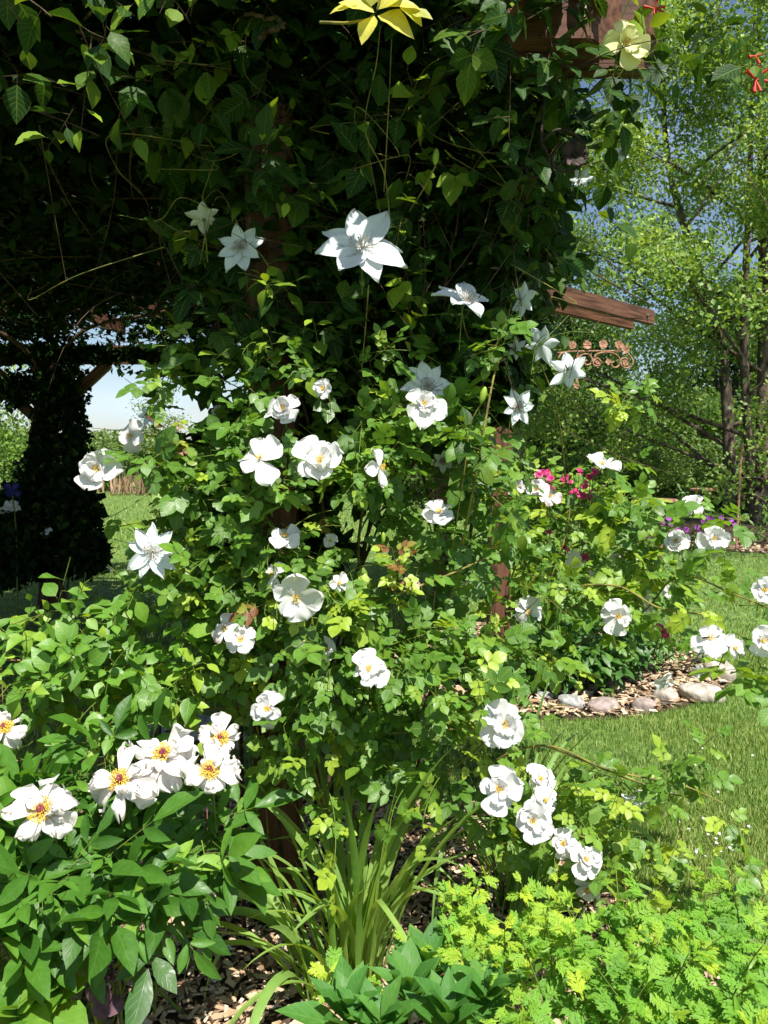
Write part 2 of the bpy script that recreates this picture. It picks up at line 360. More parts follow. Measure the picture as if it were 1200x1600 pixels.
def compound(mb, tpl, pos, d, nr, size, tint, pairs=2, twig=None, ang=1.0, lw=1., curl=.15, term=True, lr=.5, minclear=True):
    """pinnate leaf: pairs of leaflets plus a terminal one"""
    if minclear:
        ok = clear(pos + d * (size * .5)[:, None]) & clear(pos)
        pos, d, nr, size, tint = pos[ok], d[ok], nr[ok], size[ok], tint[ok]
    n = len(pos); x = norm(np.cross(d, nr)); L = size
    dn = norm(nr - d * np.sum(nr * d, 1)[:, None])
    rr = [(.42 + .36 * i) for i in range(pairs)] if pairs > 1 else [.55]
    parts = []
    for i, r in enumerate(rr):
        for s in (-1, 1):
            a = ang * (.85 + .3 * rng.random(n)); dd = d * np.cos(a)[:, None] + s * x * np.sin(a)[:, None]
            parts.append((pos + d * (L * r * .8)[:, None], norm(dd + rng.normal(size=(n, 3)) * .08), L * lr * (.8 + .14 * i) * (.9 + .2 * rng.random(n))))
    if term: parts.append((pos + d * (L * (rr[-1] + .14) * .85)[:, None], d, L * lr * 1.12))
    for p, dd, l in parts:
        nn = norm(dn + rng.normal(size=(n, 3)) * .16)
        place(mb, tpl, p, dd, nn, l, np.clip(tint + rng.normal(size=n) * .035, 0, 1), curl, lw)
    if twig is not None:
        e = pos + d * (L * (rr[-1] + .14) * .85)[:, None]
        tubes(twig, np.stack([pos, (pos + e) / 2 - dn * .0, e], 1), .0011, .0007, 3)
def box(mb, c, s, R=None, bev=.004, tint=.4):
    hx, hy, hz = np.array(s) / 2.; b = min(bev, hx * .4, hy * .4, hz * .4)
    v = []
    for sz in (-1, 1):
        for (ix, iy) in ((-1, -1), (1, -1), (1, 1), (-1, 1)):
            v += [(ix * (hx - b), iy * (hy - b), sz * hz), (ix * hx, iy * (hy - b), sz * (hz - b)), (ix * (hx - b), iy * hy, sz * (hz - b))]
    import itertools
    v = np.array(v)
    me = bpy.data.meshes.new('t'); import bmesh
    bm = bmesh.new(); [bm.verts.new(p) for p in v]; r = bmesh.ops.convex_hull(bm, input=bm.verts)
    bmesh.ops.recalc_face_normals(bm, faces=bm.faces)
    bm.verts.index_update(); V = np.array([x.co[:] for x in bm.verts]); T = np.array([[q.index for q in f.verts] for f in bm.faces if len(f.verts) == 3]); Q = np.array([[q.index for q in f.verts] for f in bm.faces if len(f.verts) == 4])
    bm.free(); bpy.data.meshes.remove(me)
    if R is not None: V = V @ np.array(R).T
    mb.add(V + np.array(c), [a for a in (T, Q) if len(a)], tint)
def rotz(a): c, s = math.cos(a), math.sin(a); return np.array([[c, -s, 0], [s, c, 0], [0, 0, 1]])
def beam(name, a, b, wdt, hgt, mat, parent, cut=None):
    """squared timber from a to b, its ends bevelled; mesh in its own axes so the grain runs along it"""
    import bmesh
    a = Vector(a); b = Vector(b); d = b - a; L = d.length; x = d.normalized()
    up = Vector((0, 0, 1)) if abs(x.z) < .95 else Vector((0, 1, 0))
    y = up.cross(x).normalized(); z = x.cross(y)
    me = bpy.data.meshes.new(name); bm = bmesh.new()
    bmesh.ops.create_cube(bm, size=1)
    for v in bm.verts: v.co = Vector((v.co.x * L, v.co.y * wdt, v.co.z * hgt))
    if cut:   # lower corner of the far end cut away
        cx, cz = cut
        for v in bm.verts:
            if v.co.x > 0 and v.co.z < 0: v.co.x -= cx
    bmesh.ops.bevel(bm, geom=bm.edges[:], offset=.006, segments=2, affect='EDGES')
    bm.to_mesh(me); bm.free(); me.materials.append(mat)
    o = bpy.data.objects.new(name, me); link(o, parent)
    m = Matrix((x, y, z)).transposed().to_4x4(); m.translation = (a + b) / 2 - parent_world(parent); o.matrix_local = m
    return o
def ball(mb, c, r, seg=8, rings=6, tint=.4, jit=0., R=None):
    th = np.linspace(0, math.pi, rings + 1)[1:-1]; ph = np.arange(seg) * 2 * math.pi / seg
    v = [(0, 0, 1)] + [(math.sin(a) * math.cos(p), math.sin(a) * math.sin(p), math.cos(a)) for a in th for p in ph] + [(0, 0, -1)]
    v = np.array(v) * (1 + jit * rng.normal(size=(len(v), 1))) * np.array(r)
    if R is not None: v = v @ np.array(R).T
    tri = [(0, 1 + i, 1 + (i + 1) % seg) for i in range(seg)]; q = []
    for k in range(rings - 2):
        a = 1 + k * seg; q += [(a + i, a + seg + i, a + seg + (i + 1) % seg, a + (i + 1) % seg) for i in range(seg)]
    a = 1 + (rings - 2) * seg; e = len(v) - 1; tri += [(a + i, e, a + (i + 1) % seg) for i in range(seg)]
    mb.add(v + np.array(c), [np.array(tri), np.array(q)] if q else [np.array(tri)], tint)
# ------------------------------------------------------------------ flowers
def frame(f, roll=0):
    f = norm(np.array(f, float)); ref = np.array([0, 0, 1.]) if abs(f[2]) < .9 else np.array([0, 1., 0])
    x = norm(np.cross(ref, f)); y = np.cross(f, x)
    c, s = math.cos(roll), math.sin(roll); return np.stack([x * c + y * s, -x * s + y * c, f], 0)   # rows
def petal(mb, cen, Fm, az, R, wid, prof, lift, cup, ruf, tint, tipcurl=0, nu=8, ns=8, z0=0., r0=.04):
    """petal grid in the flower's frame: az direction in the disc, lift = angle above disc"""
    s = np.sin(np.linspace(0, 1, ns) * math.pi / 2)[:, None]; u = np.linspace(-1, 1, nu)[None]
    wv = wid * prof(s); ph = rng.random() * 6.28; ph2 = rng.random() * 6.28
    x = u * wv * R
    ln = s * R * (1 - .05 * np.abs(u) ** 2 * (s ** 3) - .10 * np.exp(-((u - .3 * math.sin(ph)) / .22) ** 2) * s ** 6 + ruf * .35 * np.sin(u * 4 + ph) * s ** 3)
    h = cup * R * (u ** 2) * wv * .9 + ruf * R * np.sin(u * 5.5 + ph2 + s * 3) * s ** 2 + ruf * .25 * R * np.sin(u * 9 + ph) * s ** 3 - tipcurl * R * s ** 3
    y = ln * math.cos(lift) - h * math.sin(lift) + r0 * R; z = ln * math.sin(lift) + h * math.cos(lift) + z0 * R
    ca, sa = math.cos(az), math.sin(az)
    X = x * ca - y * sa; Y = x * sa + y * ca
    P = cen + (X[..., None] * Fm[0] + Y[..., None] * Fm[1] + (z + 0 * X)[..., None] * Fm[2])
    i = np.arange(ns - 1)[:, None] * nu; j = np.arange(nu - 1)[None]
    q = np.stack([i + j, i + j + 1, i + j + 1 + nu, i + j + nu], -1).reshape(-1, 4)
    uv = np.stack([np.broadcast_to(u, (ns, nu)), np.broadcast_to(s, (ns, nu))], -1).reshape(-1, 2)
    tt = np.broadcast_to(tint * s ** 1.5, (ns, nu)).ravel() + .15 * 0
    mb.add(P.reshape(-1, 3), [q], tt, uv)
P_ROSE = lambda s: (1.28 * s ** .72 + .04) * np.sqrt(np.clip(1 - np.clip((s - .58) / .42, 0, 1) ** 2 * .985, 0, 1))
P_CLEM = lambda s: np.sin(np.clip(s, 0, 1) ** .85 * math.pi) ** .75 * (1 - .15 * s) + .012 * (1 - s)
P_PEON = lambda s: (.12 + 1.15 * s ** .9) * np.sqrt(np.clip(1 - np.clip((s - .66) / .34, 0, 1) ** 2 * .97, 0, 1))
def stamens(mb, cen, Fm, n, rad, hgt, r=.0005, head=.0011, spread=1.0, droop=0):
    az = rng.random(n) * 6.28; k = np.sqrt(rng.random(n)) * spread
    st = cen + (np.cos(az) * k * rad * .3)[:, None] * Fm[0] + (np.sin(az) * k * rad * .3)[:, None] * Fm[1]
    en = cen + (np.cos(az) * k * rad)[:, None] * Fm[0] + (np.sin(az) * k * rad)[:, None] * Fm[1] + (hgt * (1 - droop * k ** 2) * (.8 + .35 * rng.random(n)))[:, None] * Fm[2]
    tubes(mb, np.stack([st, (st + en) / 2 + Fm[2] * hgt * .12, en], 1), r, r * .8, 3, .1)
    for e in en: ball(mb, e, (head, head, head * 1.5), 4, 3, .35 + .6 * rng.random())
def back_stem(parent, cen, Fm, L=.08, r=.0016, cup=.008):
    m = MB(); f = Fm[2]
    end = cen - f * L * .5 + np.array([0, .02, -L * .8])
    tubes(m, spline([cen - f * .002, cen - f * L * .35, end], 6)[None], r, r, 5)
    for k in range(5):
        a = k * 1.257; d = norm(math.cos(a) * Fm[0] + math.sin(a) * Fm[1] - f * .35)[None]
        place(m, 'lance', cen[None] - f * .004, d, -f[None], np.array([cup * 2.6]), .4, 0)
    ball(m, cen - f * .006, (cup * .5, cup * .5, cup * .7), 6, 5, .4)
    return m.build('flower_stem', M['stem'], parent)
def rose(parent, px, py, dia, Y, face=(0, -1, .35), layers=2, mat='white_petal', stam=True, tint=.1, ragged=1., cls='rose_flower', reg=True, clos=0.):
    cen = at(px, py, Y); R = dia / F * Y / 2 * 1.02; fdir = norm(np.array(face, float)); Fm = frame(fdir, rng.random() * 6.28)
    if reg: BLOOMS.append((cen, fdir, R * 1.0))
    m = MB(); n1 = 5 + (layers > 1) * int(rng.integers(0, 2))
    for k in range(n1):
        petal(m, cen, Fm, k * 6.283 / n1 + rng.normal() * .2, R * (.72 + .44 * rng.random()), .42 * (1 + .55 * rng.random()), P_ROSE, -.25 + 1.05 * rng.random() ** 1.3 + clos, .15 + .35 * rng.random(), .055 * ragged, tint * (.4 + rng.random() * 1.4), tipcurl=(-.12 + .5 * rng.random()) * ragged, z0=.02 * (k % 2), ns=10, nu=11)
    for l in range(1, layers):
        n2 = 4 + int(rng.integers(0, 3))
        for k in range(n2):
            petal(m, cen, Fm, k * 6.283 / n2 + rng.normal() * .4 + .6, R * (.45 + .38 * rng.random()) * (1 - .12 * (l - 1)), .36 + .2 * rng.random(), P_ROSE, .4 + .6 * rng.random() + .2 * (l - 1) + clos, .4, .10 * ragged, tint * rng.random() * 1.5, tipcurl=-.1 + .35 * rng.random(), z0=.03 * l)
    o = m.build(cls, M[mat], parent)
    if stam:
        s = MB(); stamens(s, cen + Fm[2] * R * .06, Fm, 34, R * .19, R * .20, .0004, .0011); s.build('stamens', M['stamen'], o)
    back_stem(o, cen, Fm, .07 * Y / 2.1 if Y < 4 else .05)
    return o
def clematis(parent, px, py, dia, Y, face=(0, -1, .3), n=8, tint=.25, roll=0, skip=(), reg=True, droop=.1):
    cen = at(px, py, Y); R = dia / F * Y / 2; fdir = norm(np.array(face, float)); Fm = frame(fdir, roll)
    if reg: BLOOMS.append((cen, fdir, R * .85))
    m = MB()
    for k in range(n):
        if k in skip: continue
        petal(m, cen, Fm, k * 6.283 / n + rng.normal() * .07, R * (.82 + .24 * rng.random()), (.26 if n < 9 else .21) * (1 + .25 * rng.random()), P_CLEM, -.05 + .3 * rng.random(), .3, .05, tint * rng.random(), tipcurl=droop * rng.random() * 2 - .03, ns=11, nu=7, z0=.012 * (k % 2), r0=.03)
    o = m.build('clematis_flower', M['clematis_petal'], parent)
    s = MB(); stamens(s, cen + Fm[2] * .003, Fm, 80, R * .31, R * .24, .0005, .0011, droop=.75); s.build('stamens', M['clem_stamen'], o)
    back_stem(o, cen, Fm, .10, .0016, .004)
    return o
def peony(parent, px, py, dia, Y, face=(0, -1, .8), sub='peony_flower', n=12):
    cen = at(px, py, Y); R = dia / F * Y / 2; fdir = norm(np.array(face, float)); Fm = frame(fdir, rng.random() * 6.28)
    BLOOMS.append((cen, fdir, R * .85)); m = MB()
    for k in range(n):
        petal(m, cen, Fm, k * 2.4 + rng.normal() * .3, R * (.46 + .52 * rng.random()), (.34 if k % 2 else .50) * (.5 + .85 * rng.random()), P_PEON, -.8 + 1.5 * rng.random(), .9 * rng.random() - .2, .20, .06 + (.55 if rng.random() < .18 else .1) * rng.random(), tipcurl=.5 * rng.random() - .08, ns=11, nu=10, r0=.13)
    for k in range(8):
        petal(m, cen, Fm, rng.random() * 6.28, R * (.38 + .32 * rng.random()), .30, P_PEON, .0 + 1.1 * rng.random(), .5, .14, .1, tipcurl=.5 * rng.random(), ns=9, nu=8, r0=.2)
    o = m.build(sub, M['peony_petal'], parent)
    s = MB(); stamens(s, cen, Fm, 250, R * .36, R * .18, .0005, .0013, droop=.35); s.build('stamens', M['stamen'], o)
    c = MB()
    for k in range(5):
        a = k * 1.257; p = cen + (Fm[0] * math.cos(a) + Fm[1] * math.sin(a)) * R * .06 + Fm[2] * R * .17
        ball(c, p, (R * .045, R * .045, R * .10), 7, 6, .5, .03)
    c.build('carpels', M['carpel'], o); back_stem(o, cen, Fm, .16, .003, .014)
    return o
#==SCENE==
# ================================================================== SETTING
def sheet(name, outline, z, mat, label=None, bulge=0., res=None):
    import bmesh
    me = bpy.data.meshes.new(name); bm = bmesh.new()
    vs = [bm.verts.new((x, y, z)) for x, y in outline]; bm.faces.new(vs)
    bm.to_mesh(me); bm.free(); me.materials.append(mat)
    o = bpy.data.objects.new(name, me); link(o); o['kind'] = 'structure'; return o
S = 400
sheet('lawn', [(-S, -S), (S, -S), (S, S), (-S, S)], 0, M['lawn'])
def blob_outline(cx, cy, rx, ry, n=48, j=.05, a0=0):
    ph = rng.random(3) * 6.28
    return [(cx + rx * math.cos(t) * (1 + j * math.sin(3 * t + ph[0]) + j * .6 * math.sin(5 * t + ph[1])), cy + ry * math.sin(t) * (1 + j * math.sin(2 * t + ph[2]) + j * .6 * math.sin(5 * t + ph[1]))) for t in np.linspace(0, 2 * math.pi, n, endpoint=False)]
FRONT = [(-6, .3), (.9, .3), (1.0, 1.4), (.95, 2.0), (.72, 2.5), (.55, 2.95), (.2, 3.2), (-.3, 3.2), (-.9, 3.0), (-1.6, 2.9), (-6, 2.9)]
RING = (1.05, 5.2, 1.28, 1.12); FARB = (6.6, 13.2, 2.9, 2.7)
sheet('soil_bed', FRONT, .004, M['soil'])
ring_out = blob_outline(*RING, j=.02); sheet('soil_bed', ring_out, .004, M['soil'])
far_out = blob_outline(*FARB, j=.03); sheet('soil_bed', far_out, .004, M['soil'])
UNDER = [(-6.5, 3.0), (-.2, 3.3), (.1, 4.3), (-.2, 7.6), (-2.2, 8.1), (-6.5, 8.2)]
def inside(px, py, poly):
    poly = np.array(poly); r = np.zeros(len(px), bool); j = len(poly) - 1
    for i in range(len(poly)):
        xi, yi = poly[i]; xj, yj = poly[j]
        c = ((yi > py) != (yj > py)) & (px < (xj - xi) * (py - yi) / (yj - yi + 1e-12) + xi); r ^= c; j = i
    return r
# ---- grass
def pixel_of(x, y, z):
    fy = y * cp - (z - CAMZ) * sp; fz = y * sp + (z - CAMZ) * cp
    return 600 + x / fy * F, 800 - fz / fy * F
g = MB()
def grass(n, y0, y1, h, wd, pw=1.6, xmin=-9, xmax=9, lim=60):
    y = y0 + (y1 - y0) * rng.random(n) ** pw; ppx = -lim + (1200 + 2 * lim) * rng.random(n); x = (ppx - 600) / F * y
    k = ~inside(x, y, FRONT) & ~inside(x, y, ring_out) & ~inside(x, y, far_out) & (x > xmin) & (x < xmax)
    # trodden, thinner turf in the shade of the arbour
    sh = inside(x, y, UNDER); k &= ~(sh & (rng.random(n) < .6))
    patch = np.sin(x * 2.1 + 1.3 * np.sin(y * 1.7)) * np.sin(y * 2.6 + x) ; k &= (rng.random(n) < .82 + .25 * patch)
    x, y, patch = x[k], y[k], patch[k]; n = len(x)
    hh = h * (.55 + .75 * rng.random(n)) * (1 + .25 * patch); a = rng.random(n) * 6.28; le = .55 * rng.random(n) * hh
    w_ = wd * (.7 + .6 * rng.random(n)); cx, cy = np.cos(a), np.sin(a); b = rng.random(n) * 6.28
    p0 = np.stack([x - cx * w_, y - cy * w_, np.zeros(n)], 1); p1 = np.stack([x + cx * w_, y + cy * w_, np.zeros(n)], 1)
    mid = np.stack([x + np.cos(b) * le * .35, y + np.sin(b) * le * .35, hh * .6], 1); dx = np.stack([cx * w_, cy * w_, 0 * w_], 1) * .8
    tp = np.stack([x + np.cos(b) * le * 1.3, y + np.sin(b) * le * 1.3, hh], 1)
    P = np.stack([p0, p1, mid - dx, mid + dx, tp], 1).reshape(-1, 3); o = (np.arange(n) * 5)[:, None]
    tint = np.clip(.42 + .22 * rng.normal(size=n) + .18 * patch, 0, 1); tint[rng.random(n) < .06] = 1
    g.add(P, [np.array([[0, 1, 3, 2]]) + o, np.array([[2, 3, 4]]) + o], np.repeat(tint, 5))
grass(200000, 2.3, 5.6, .034, .0018, 1.5)
grass(60000, 1.1, 5.6, .034, .0026, 1.2, lim=900)
grass(120000, 5.0, 12, .036, .0035, 1.4)
grass(80000, 11, 34, .06, .009, 1.5, xmin=-22, xmax=25)
o = g.build('grass_blades', M['grass']); tag(o, 'short mown green grass of the sunny lawn', 'grass', kind='stuff')
# ---- wood chips
c = MB()
def chips(x, y, z, size):
    n = len(x); a = rng.random(n) * 6.28; l = size * (.4 + .9 * rng.random(n)); wd = l * (.18 + .4 * rng.random(n)); th = .0015 + .003 * rng.random(n)
    d = norm(np.stack([np.cos(a), np.sin(a), rng.normal(size=n) * .28], 1)); up = norm(np.stack([rng.normal(size=n) * .3, rng.normal(size=n) * .3, np.ones(n)], 1)); s = norm(np.cross(d, up)); up = np.cross(s, d)
    C0 = np.stack([x, y, z], 1); V = []
    for sx, sy, sz in ((-1, -1, -1), (1, -.7, -1), (.8, 1, -1), (-.9, .8, -1), (-1, -1, 1), (1, -.7, 1), (.8, 1, 1), (-.9, .8, 1)):
        V.append(C0 + d * (sx * l / 2)[:, None] + s * (sy * wd / 2)[:, None] + up * (sz * th / 2)[:, None])
    V = np.stack(V, 1).reshape(-1, 3); o = (np.arange(n) * 8)[:, None, None]
    q = np.array([(3, 2, 1, 0), (4, 5, 6, 7), (0, 1, 5, 4), (1, 2, 6, 5), (2, 3, 7, 6), (3, 0, 4, 7)])
    c.add(V, [(q[None] + o).reshape(-1, 4)], np.repeat(rng.random(n) ** .9, 8))
n = 22000; y = 1.2 + 1.9 * rng.random(n); x = -1.9 + 2.9 * rng.random(n); k = inside(x, y, FRONT); x, y = x[k], y[k]; chips(x, y, .008 + .02 * rng.random(len(x)), .032)
n = 6500; x = RING[0] + RING[2] * (2 * rng.random(n) - 1); y = RING[1] + RING[3] * (2 * rng.random(n) - 1); k = inside(x, y, ring_out); x, y = x[k], y[k]; chips(x, y, .01 + .03 * rng.random(len(x)), .055)
n = 9000; x = FARB[0] + FARB[2] * (2 * rng.random(n) - 1); y = FARB[1] + FARB[3] * (2 * rng.random(n) - 1); k = inside(x, y, far_out) & (y < FARB[1] - .8); x, y = x[k], y[k]; chips(x, y, .01 + .03 * rng.random(len(x)), .09)
o = c.build('wood_chips', M['chips'], smooth=False); tag(o, 'scattered pale wood chip mulch covering the flower beds', 'mulch', kind='stuff')
# ================================================================== PERGOLA
per = thing('pergola', 'dark reddish brown timber pergola smothered in climbing vines', 'pergola', loc=(-.34, 2.3, 0))
beam('post', (-.34, 2.36, 0), (-.34, 2.36, 2.5), .14, .14, M['cedar'], per)
beam('post', (.66, 4.3, 0), (.66, 4.3, 2.34), .12, .12, M['cedar'], per)
beam('post', (-3.2, 7.2, 0), (-3.2, 7.2, 2.3), .16, .16, M['cedar'], per)
beam('post', (.55, 7.25, 0), (.55, 7.25, 2.3), .14, .14, M['cedar'], per)
beam('post', (-3.5, 3.0, 0), (-3.5, 3.0, 2.5), .14, .14, M['cedar'], per)
def prism(name, outline, z0, z1, mat, parent, zl=0):
    import bmesh
    me = bpy.data.meshes.new(name); bm = bmesh.new(); pw = parent_world(parent)
    a = [bm.verts.new((x - pw[0], y - pw[1], z0 - pw[2])) for x, y in outline]; b = [bm.verts.new((x - pw[0], y - pw[1], z1 - pw[2])) for x, y in outline]
    n = len(a); bm.faces.new(a[::-1]); bm.faces.new(b)
    for i in range(n): bm.faces.new((a[i], a[(i + 1) % n], b[(i + 1) % n], b[i]))
    bmesh.ops.bevel(bm, geom=bm.edges[:], offset=.004, segments=2, affect='EDGES')
    bm.to_mesh(me); bm.free(); me.materials.append(mat); o = bpy.data.objects.new(name, me); link(o, parent); return o
z0 = at(880, 62, 1.95)[2]
prism('header_beam', [(.3, 1.95), (.512, 1.95), (.615, 2.05), (.3, 2.05)], z0, z0 + .235, M['cedar'], per)
prism('header_beam', [(.36, 2.14), (.70, 2.14), (.76, 2.20), (.36, 2.20)], at(985, 108, 2.14)[2], z0 + .235, M['cedar'], per)
def bolt(p, d, r=.012):
    m = MB(); d = norm(np.array(d, float)); tubes(m, np.stack([p - d * .01, p + d * .022])[None], r * .55, r * .55, 6)
    tubes(m, np.stack([p + d * .0005, p + d * .004])[None], r * 1.5, r * 1.5, 12); tubes(m, np.stack([p + d * .004, p + d * .0041])[None], r * 1.5, .0002, 12)
    tubes(m, np.stack([p + d * .004, p + d * .015])[None], r, r, 6); tubes(m, np.stack([p + d * .015, p + d * .0151])[None], r, .0002, 6)
    return m.build('bolt', M['bolt'], per, smooth=False)
bolt(at(907, 17, 1.95), (0, -1, 0))
A0 = at(845, 452, 4.6); A1 = at(1019, 500, 5.6); dv = norm(A1 - A0); side = norm(np.cross(dv, [0, 0, 1.])); dv[2] = 0; dv = norm(dv)
zt = A0[2]; q0 = np.array([A0[0], A0[1], zt]); q1 = q0 + dv * np.linalg.norm((A1 - A0)[:2])
beam('header_beam', q0 - dv * 2.3, q1, .04, .105, M['cedar'], per)
beam('header_beam', q0 - dv * 2.3 - side * .11 + np.array([0, 0, -.035]), q1 - dv * .1 - side * .11 + np.array([0, 0, -.03]), .04, .105, M['cedar'], per)
bolt(q1 - dv * .12 + side * .02, side, .011)
zb = at(0, 555, 7.2)[2]
beam('header_beam', (-6.4, 7.1, zb), (1.0, 7.1, zb), .04, .15, M['cedar'], per)
beam('header_beam', (-6.4, 7.3, zb), (1.0, 7.3, zb), .04, .15, M['cedar'], per)
beam('header_beam', (-6.0, 4.8, 2.79), (.35, 4.8, 2.79), .05, .15, M['cedar'], per)
for i in range(9):
    x = -5.2 + i * .68
    beam('rafter', (x, 1.9 if i % 2 else 2.0, 2.87), (x + .45, 8.0, 2.74), .045, .14, M['cedar'], per)
for yy in (3.0, 3.9, 5.7, 6.5): beam('purlin', (-6, yy, 2.94 - .02 * yy), (.35 + .1 * (yy - 3), yy + .05, 2.94 - .02 * yy), .045, .045, M['cedar'], per)
zz = zb - .08
beam('brace', (-3.2, 7.2, 1.7), (-3.85, 7.2, zz), .09, .09, M['cedar'], per)
beam('brace', (-3.2, 7.2, 1.75), (-2.6, 7.2, zz), .09, .09, M['cedar'], per)
# ================================================================== BIG VINE ON THE ROOF
rv = thing('roof_vine', 'dense dark leafy vine covering the whole pergola roof', 'vine', loc=(-3.2, 7.2, 0))
m = MB(); tw = MB()
def roofpts(n, z0, z1):
    x = -6.2 + 7.6 * rng.random(n); y = 1.4 + 6.8 * rng.random(n); z = z0 + (z1 - z0) * rng.random(n)
    edge = np.where(y < 3, .42 + .12 * np.sin(y * 9), .42 + (y - 3) * .32); k = (x < edge + .1 * np.sin(z * 30))
    front = 1.82 - .30 * np.clip((x + .55) / .3, 0, 1) * np.clip((.28 - x) / .12, 0, 1) + .06 * np.sin(x * 5.1) + .12 * rng.random(n) ** 2; k &= y > front
    k &= ~((x > -.6) & (y < 2.02) & (rng.random(n) < .42)) & ~((x > .15) & (y < 2.4) & (y > 1.75)) & ~((x > .3) & (y < 2.4))
    hole = np.sin(x * 2.3 + 1.1) * np.sin(y * 1.9 + .4) + .5 * np.sin(x * 5.1 + y * 3.7)
    thin = np.clip((y - 4.6) / 2.2, 0, 1) * np.clip((.2 - x) / 1.5, 0, 1); k &= rng.random(n) < 1 - thin * np.clip(.62 + .42 * hole, .2, .96)
    return np.stack([x, y, z], 1)[k]
p = roofpts(130000, 2.62, 3.02); n = len(p)
place(m, 'far', p, norm(rng.normal(size=(n, 3)) * [1, 1, .35] + [0, 0, -.2]), norm(rng.normal(size=(n, 3)) * .5 + [0, -.2, 1]), .095 * (.6 + .7 * rng.random(n)), np.clip(.3 + .2 * rng.normal(size=n), 0, .9), .1)
p = roofpts(1500, 2.5, 2.75); p = p[p[:, 1] > 1.9]; n = len(p)
place(m, 'ovate', p, norm(rng.normal(size=(n, 3)) * [1, 1, .3] + [0, 0, -.9]), norm(rng.normal(size=(n, 3)) * .5 + [0, -.8, .6]), .075 * (.6 + .7 * rng.random(n)), np.clip(.3 + .2 * rng.normal(size=n), 0, .9), .2)
# curtain hanging at the far side
n = 5200; x = -6 + 6.6 * rng.random(n); z = 2.28 + 1.2 * rng.random(n) ** 1.3; y = 7.5 + .5 * rng.random(n)
k = rng.random(n) < .55 + .45 * np.sin(x * 2.2) * np.sin(z * 5 + x); p = np.stack([x, y, z], 1)[k]; n = len(p)
place(m, 'far', p, norm(rng.normal(size=(n, 3)) + [0, 0, -.6]), norm(rng.normal(size=(n, 3)) + [0, -.6, .6]), .08 * (.6 + .7 * rng.random(n)), np.clip(.25 + .2 * rng.normal(size=n), 0, .9), .1)
m.build('foliage', M['shade_leaf'], rv)
for pts, r in (([(-3.25, 7.05, 0), (-3.15, 7.0, .8), (-3.3, 7.08, 1.5), (-3.15, 7.0, 2.2), (-3.5, 6.6, 2.6), (-4.0, 5.8, 2.68)], .035), ([(-3.15, 7.0, 2.1), (-2.7, 6.9, 2.55), (-2.0, 6.5, 2.62), (-1.2, 6.0, 2.66)], .022), ([(-3.3, 7.05, 2.0), (-3.9, 6.9, 2.5), (-4.6, 6.5, 2.7)], .03)):
    s_ = MB(); tubes(s_, spline(pts, 26)[None], r, r * .5, 7); s_.build('vine_stem', M['brown'], rv)
st = roofpts(300, 2.6, 2.7); st = st[:120]; d = norm(rng.normal(size=(len(st), 3)) * [1, 1, .15]); tubes(tw, shoots(st, d, .8, .1, 8, .08), .006, .002, 4)
tw.build('twigs', M['brown'], rv)
# ================================================================== POST CLIMBERS FAR LEFT
fc = thing('post_climber', 'dark shaded climber wrapped around the far left pergola post', 'climbing plant', loc=(-3.15, 7.1, 0)); m = MB(); tw = MB()
def leafcloud(mb, cl, n, size, tpl='far', tint=.35, up=(0, -.3, .8), curl=.1, twig=None, hang=-.4, sd=.2, gate=None):
    P_ = []
    for q in cl:
        cen = at(q[0], q[1], q[4]); sc = q[4] / F; A = np.array([q[2] * sc, q[5], q[3] * sc]); k = int(n * (q[6] if len(q) > 6 else 1))
        P_.append(cen + rdir(k) * (rng.random(k) ** .42)[:, None] * A)
    p = np.concatenate(P_); n_ = len(p); p = p[p[:, 2] > .02]; 
    if gate is not None: p = p[gate(p)]
    n_ = len(p)
    place(mb, tpl, p, norm(rng.normal(size=(n_, 3)) + [0, 0, hang]), norm(rng.normal(size=(n_, 3)) * .6 + np.array(up)), size * (.6 + .7 * rng.random(n_)), np.clip(tint + sd * rng.normal(size=n_), 0, 1), curl)
leafcloud(m, [(105, 610, 30, 50, 7.15, .25), (112, 690, 26, 60, 7.1, .25), (60, 600, 60, 30, 7.3, .2, .5), (45, 760, 25, 60, 7.1, .2, .5), (70, 620, 20, 60, 6.98, .08, .7), (66, 720, 20, 60, 6.98, .08, .7), (40, 552, 70, 13, 6.98, .07), (150, 552, 80, 12, 6.98, .07, .9), (280, 552, 90, 13, 6.98, .07), (20, 610, 30, 30, 7.0, .08, .35)], 1000, .07)  # clumps in front of the timber are added so it reads as shaded
m.build('foliage', M['shade_leaf'], fc)
for P_ in np.stack([spline([(-3.1 + .1 * math.sin(i), 7.05, 0), (-3.0 + .12 * math.sin(i * 2), 6.98, .9), (-3.1, 7.02, 1.6), (-2.9, 7.1, 2.25)], 16) for i in range(4)]):
    s_ = MB(); tubes(s_, P_[None], .012, .006, 5); s_.build('vine_stem', M['brown'], fc)
fb = thing('shaded_bush', 'dark leafy bush growing at the foot of the far left post', 'bush', loc=(-2.9, 6.9, 0)); m = MB()
leafcloud(m, [(60, 820, 75, 80, 6.95, .35), (115, 800, 38, 80, 6.9, .3), (20, 850, 60, 70, 6.7, .3), (130, 860, 35, 40, 6.8, .25)], 2300, .095, tpl='far', hang=-.1)
m.build('foliage', M['shade_leaf'], fb)
wf = thing('white_shrub_rose', 'low shrub with a few white blooms left of the far post', 'bush', loc=(-3.9, 6.7, 0)); m = MB()
leafcloud(m, [(-20, 820, 60, 60, 6.75, .3)], 1500, .08); m.build('foliage', M['vine_leaf'], wf)
for (px, py, dd) in ((20, 792, 26), (6, 798, 16), (75, 830, 12)): rose(wf, px, py, dd, 6.55, (0, -1, .5), 1, stam=False, reg=False)
iris = thing('indigo_iris', 'deep indigo iris bloom beside the far left post', 'flower', loc=(-3.4, 6.5, 0)); m = MB(); cen = at(19, 766, 6.5); Fm = frame((0, -1, .6))
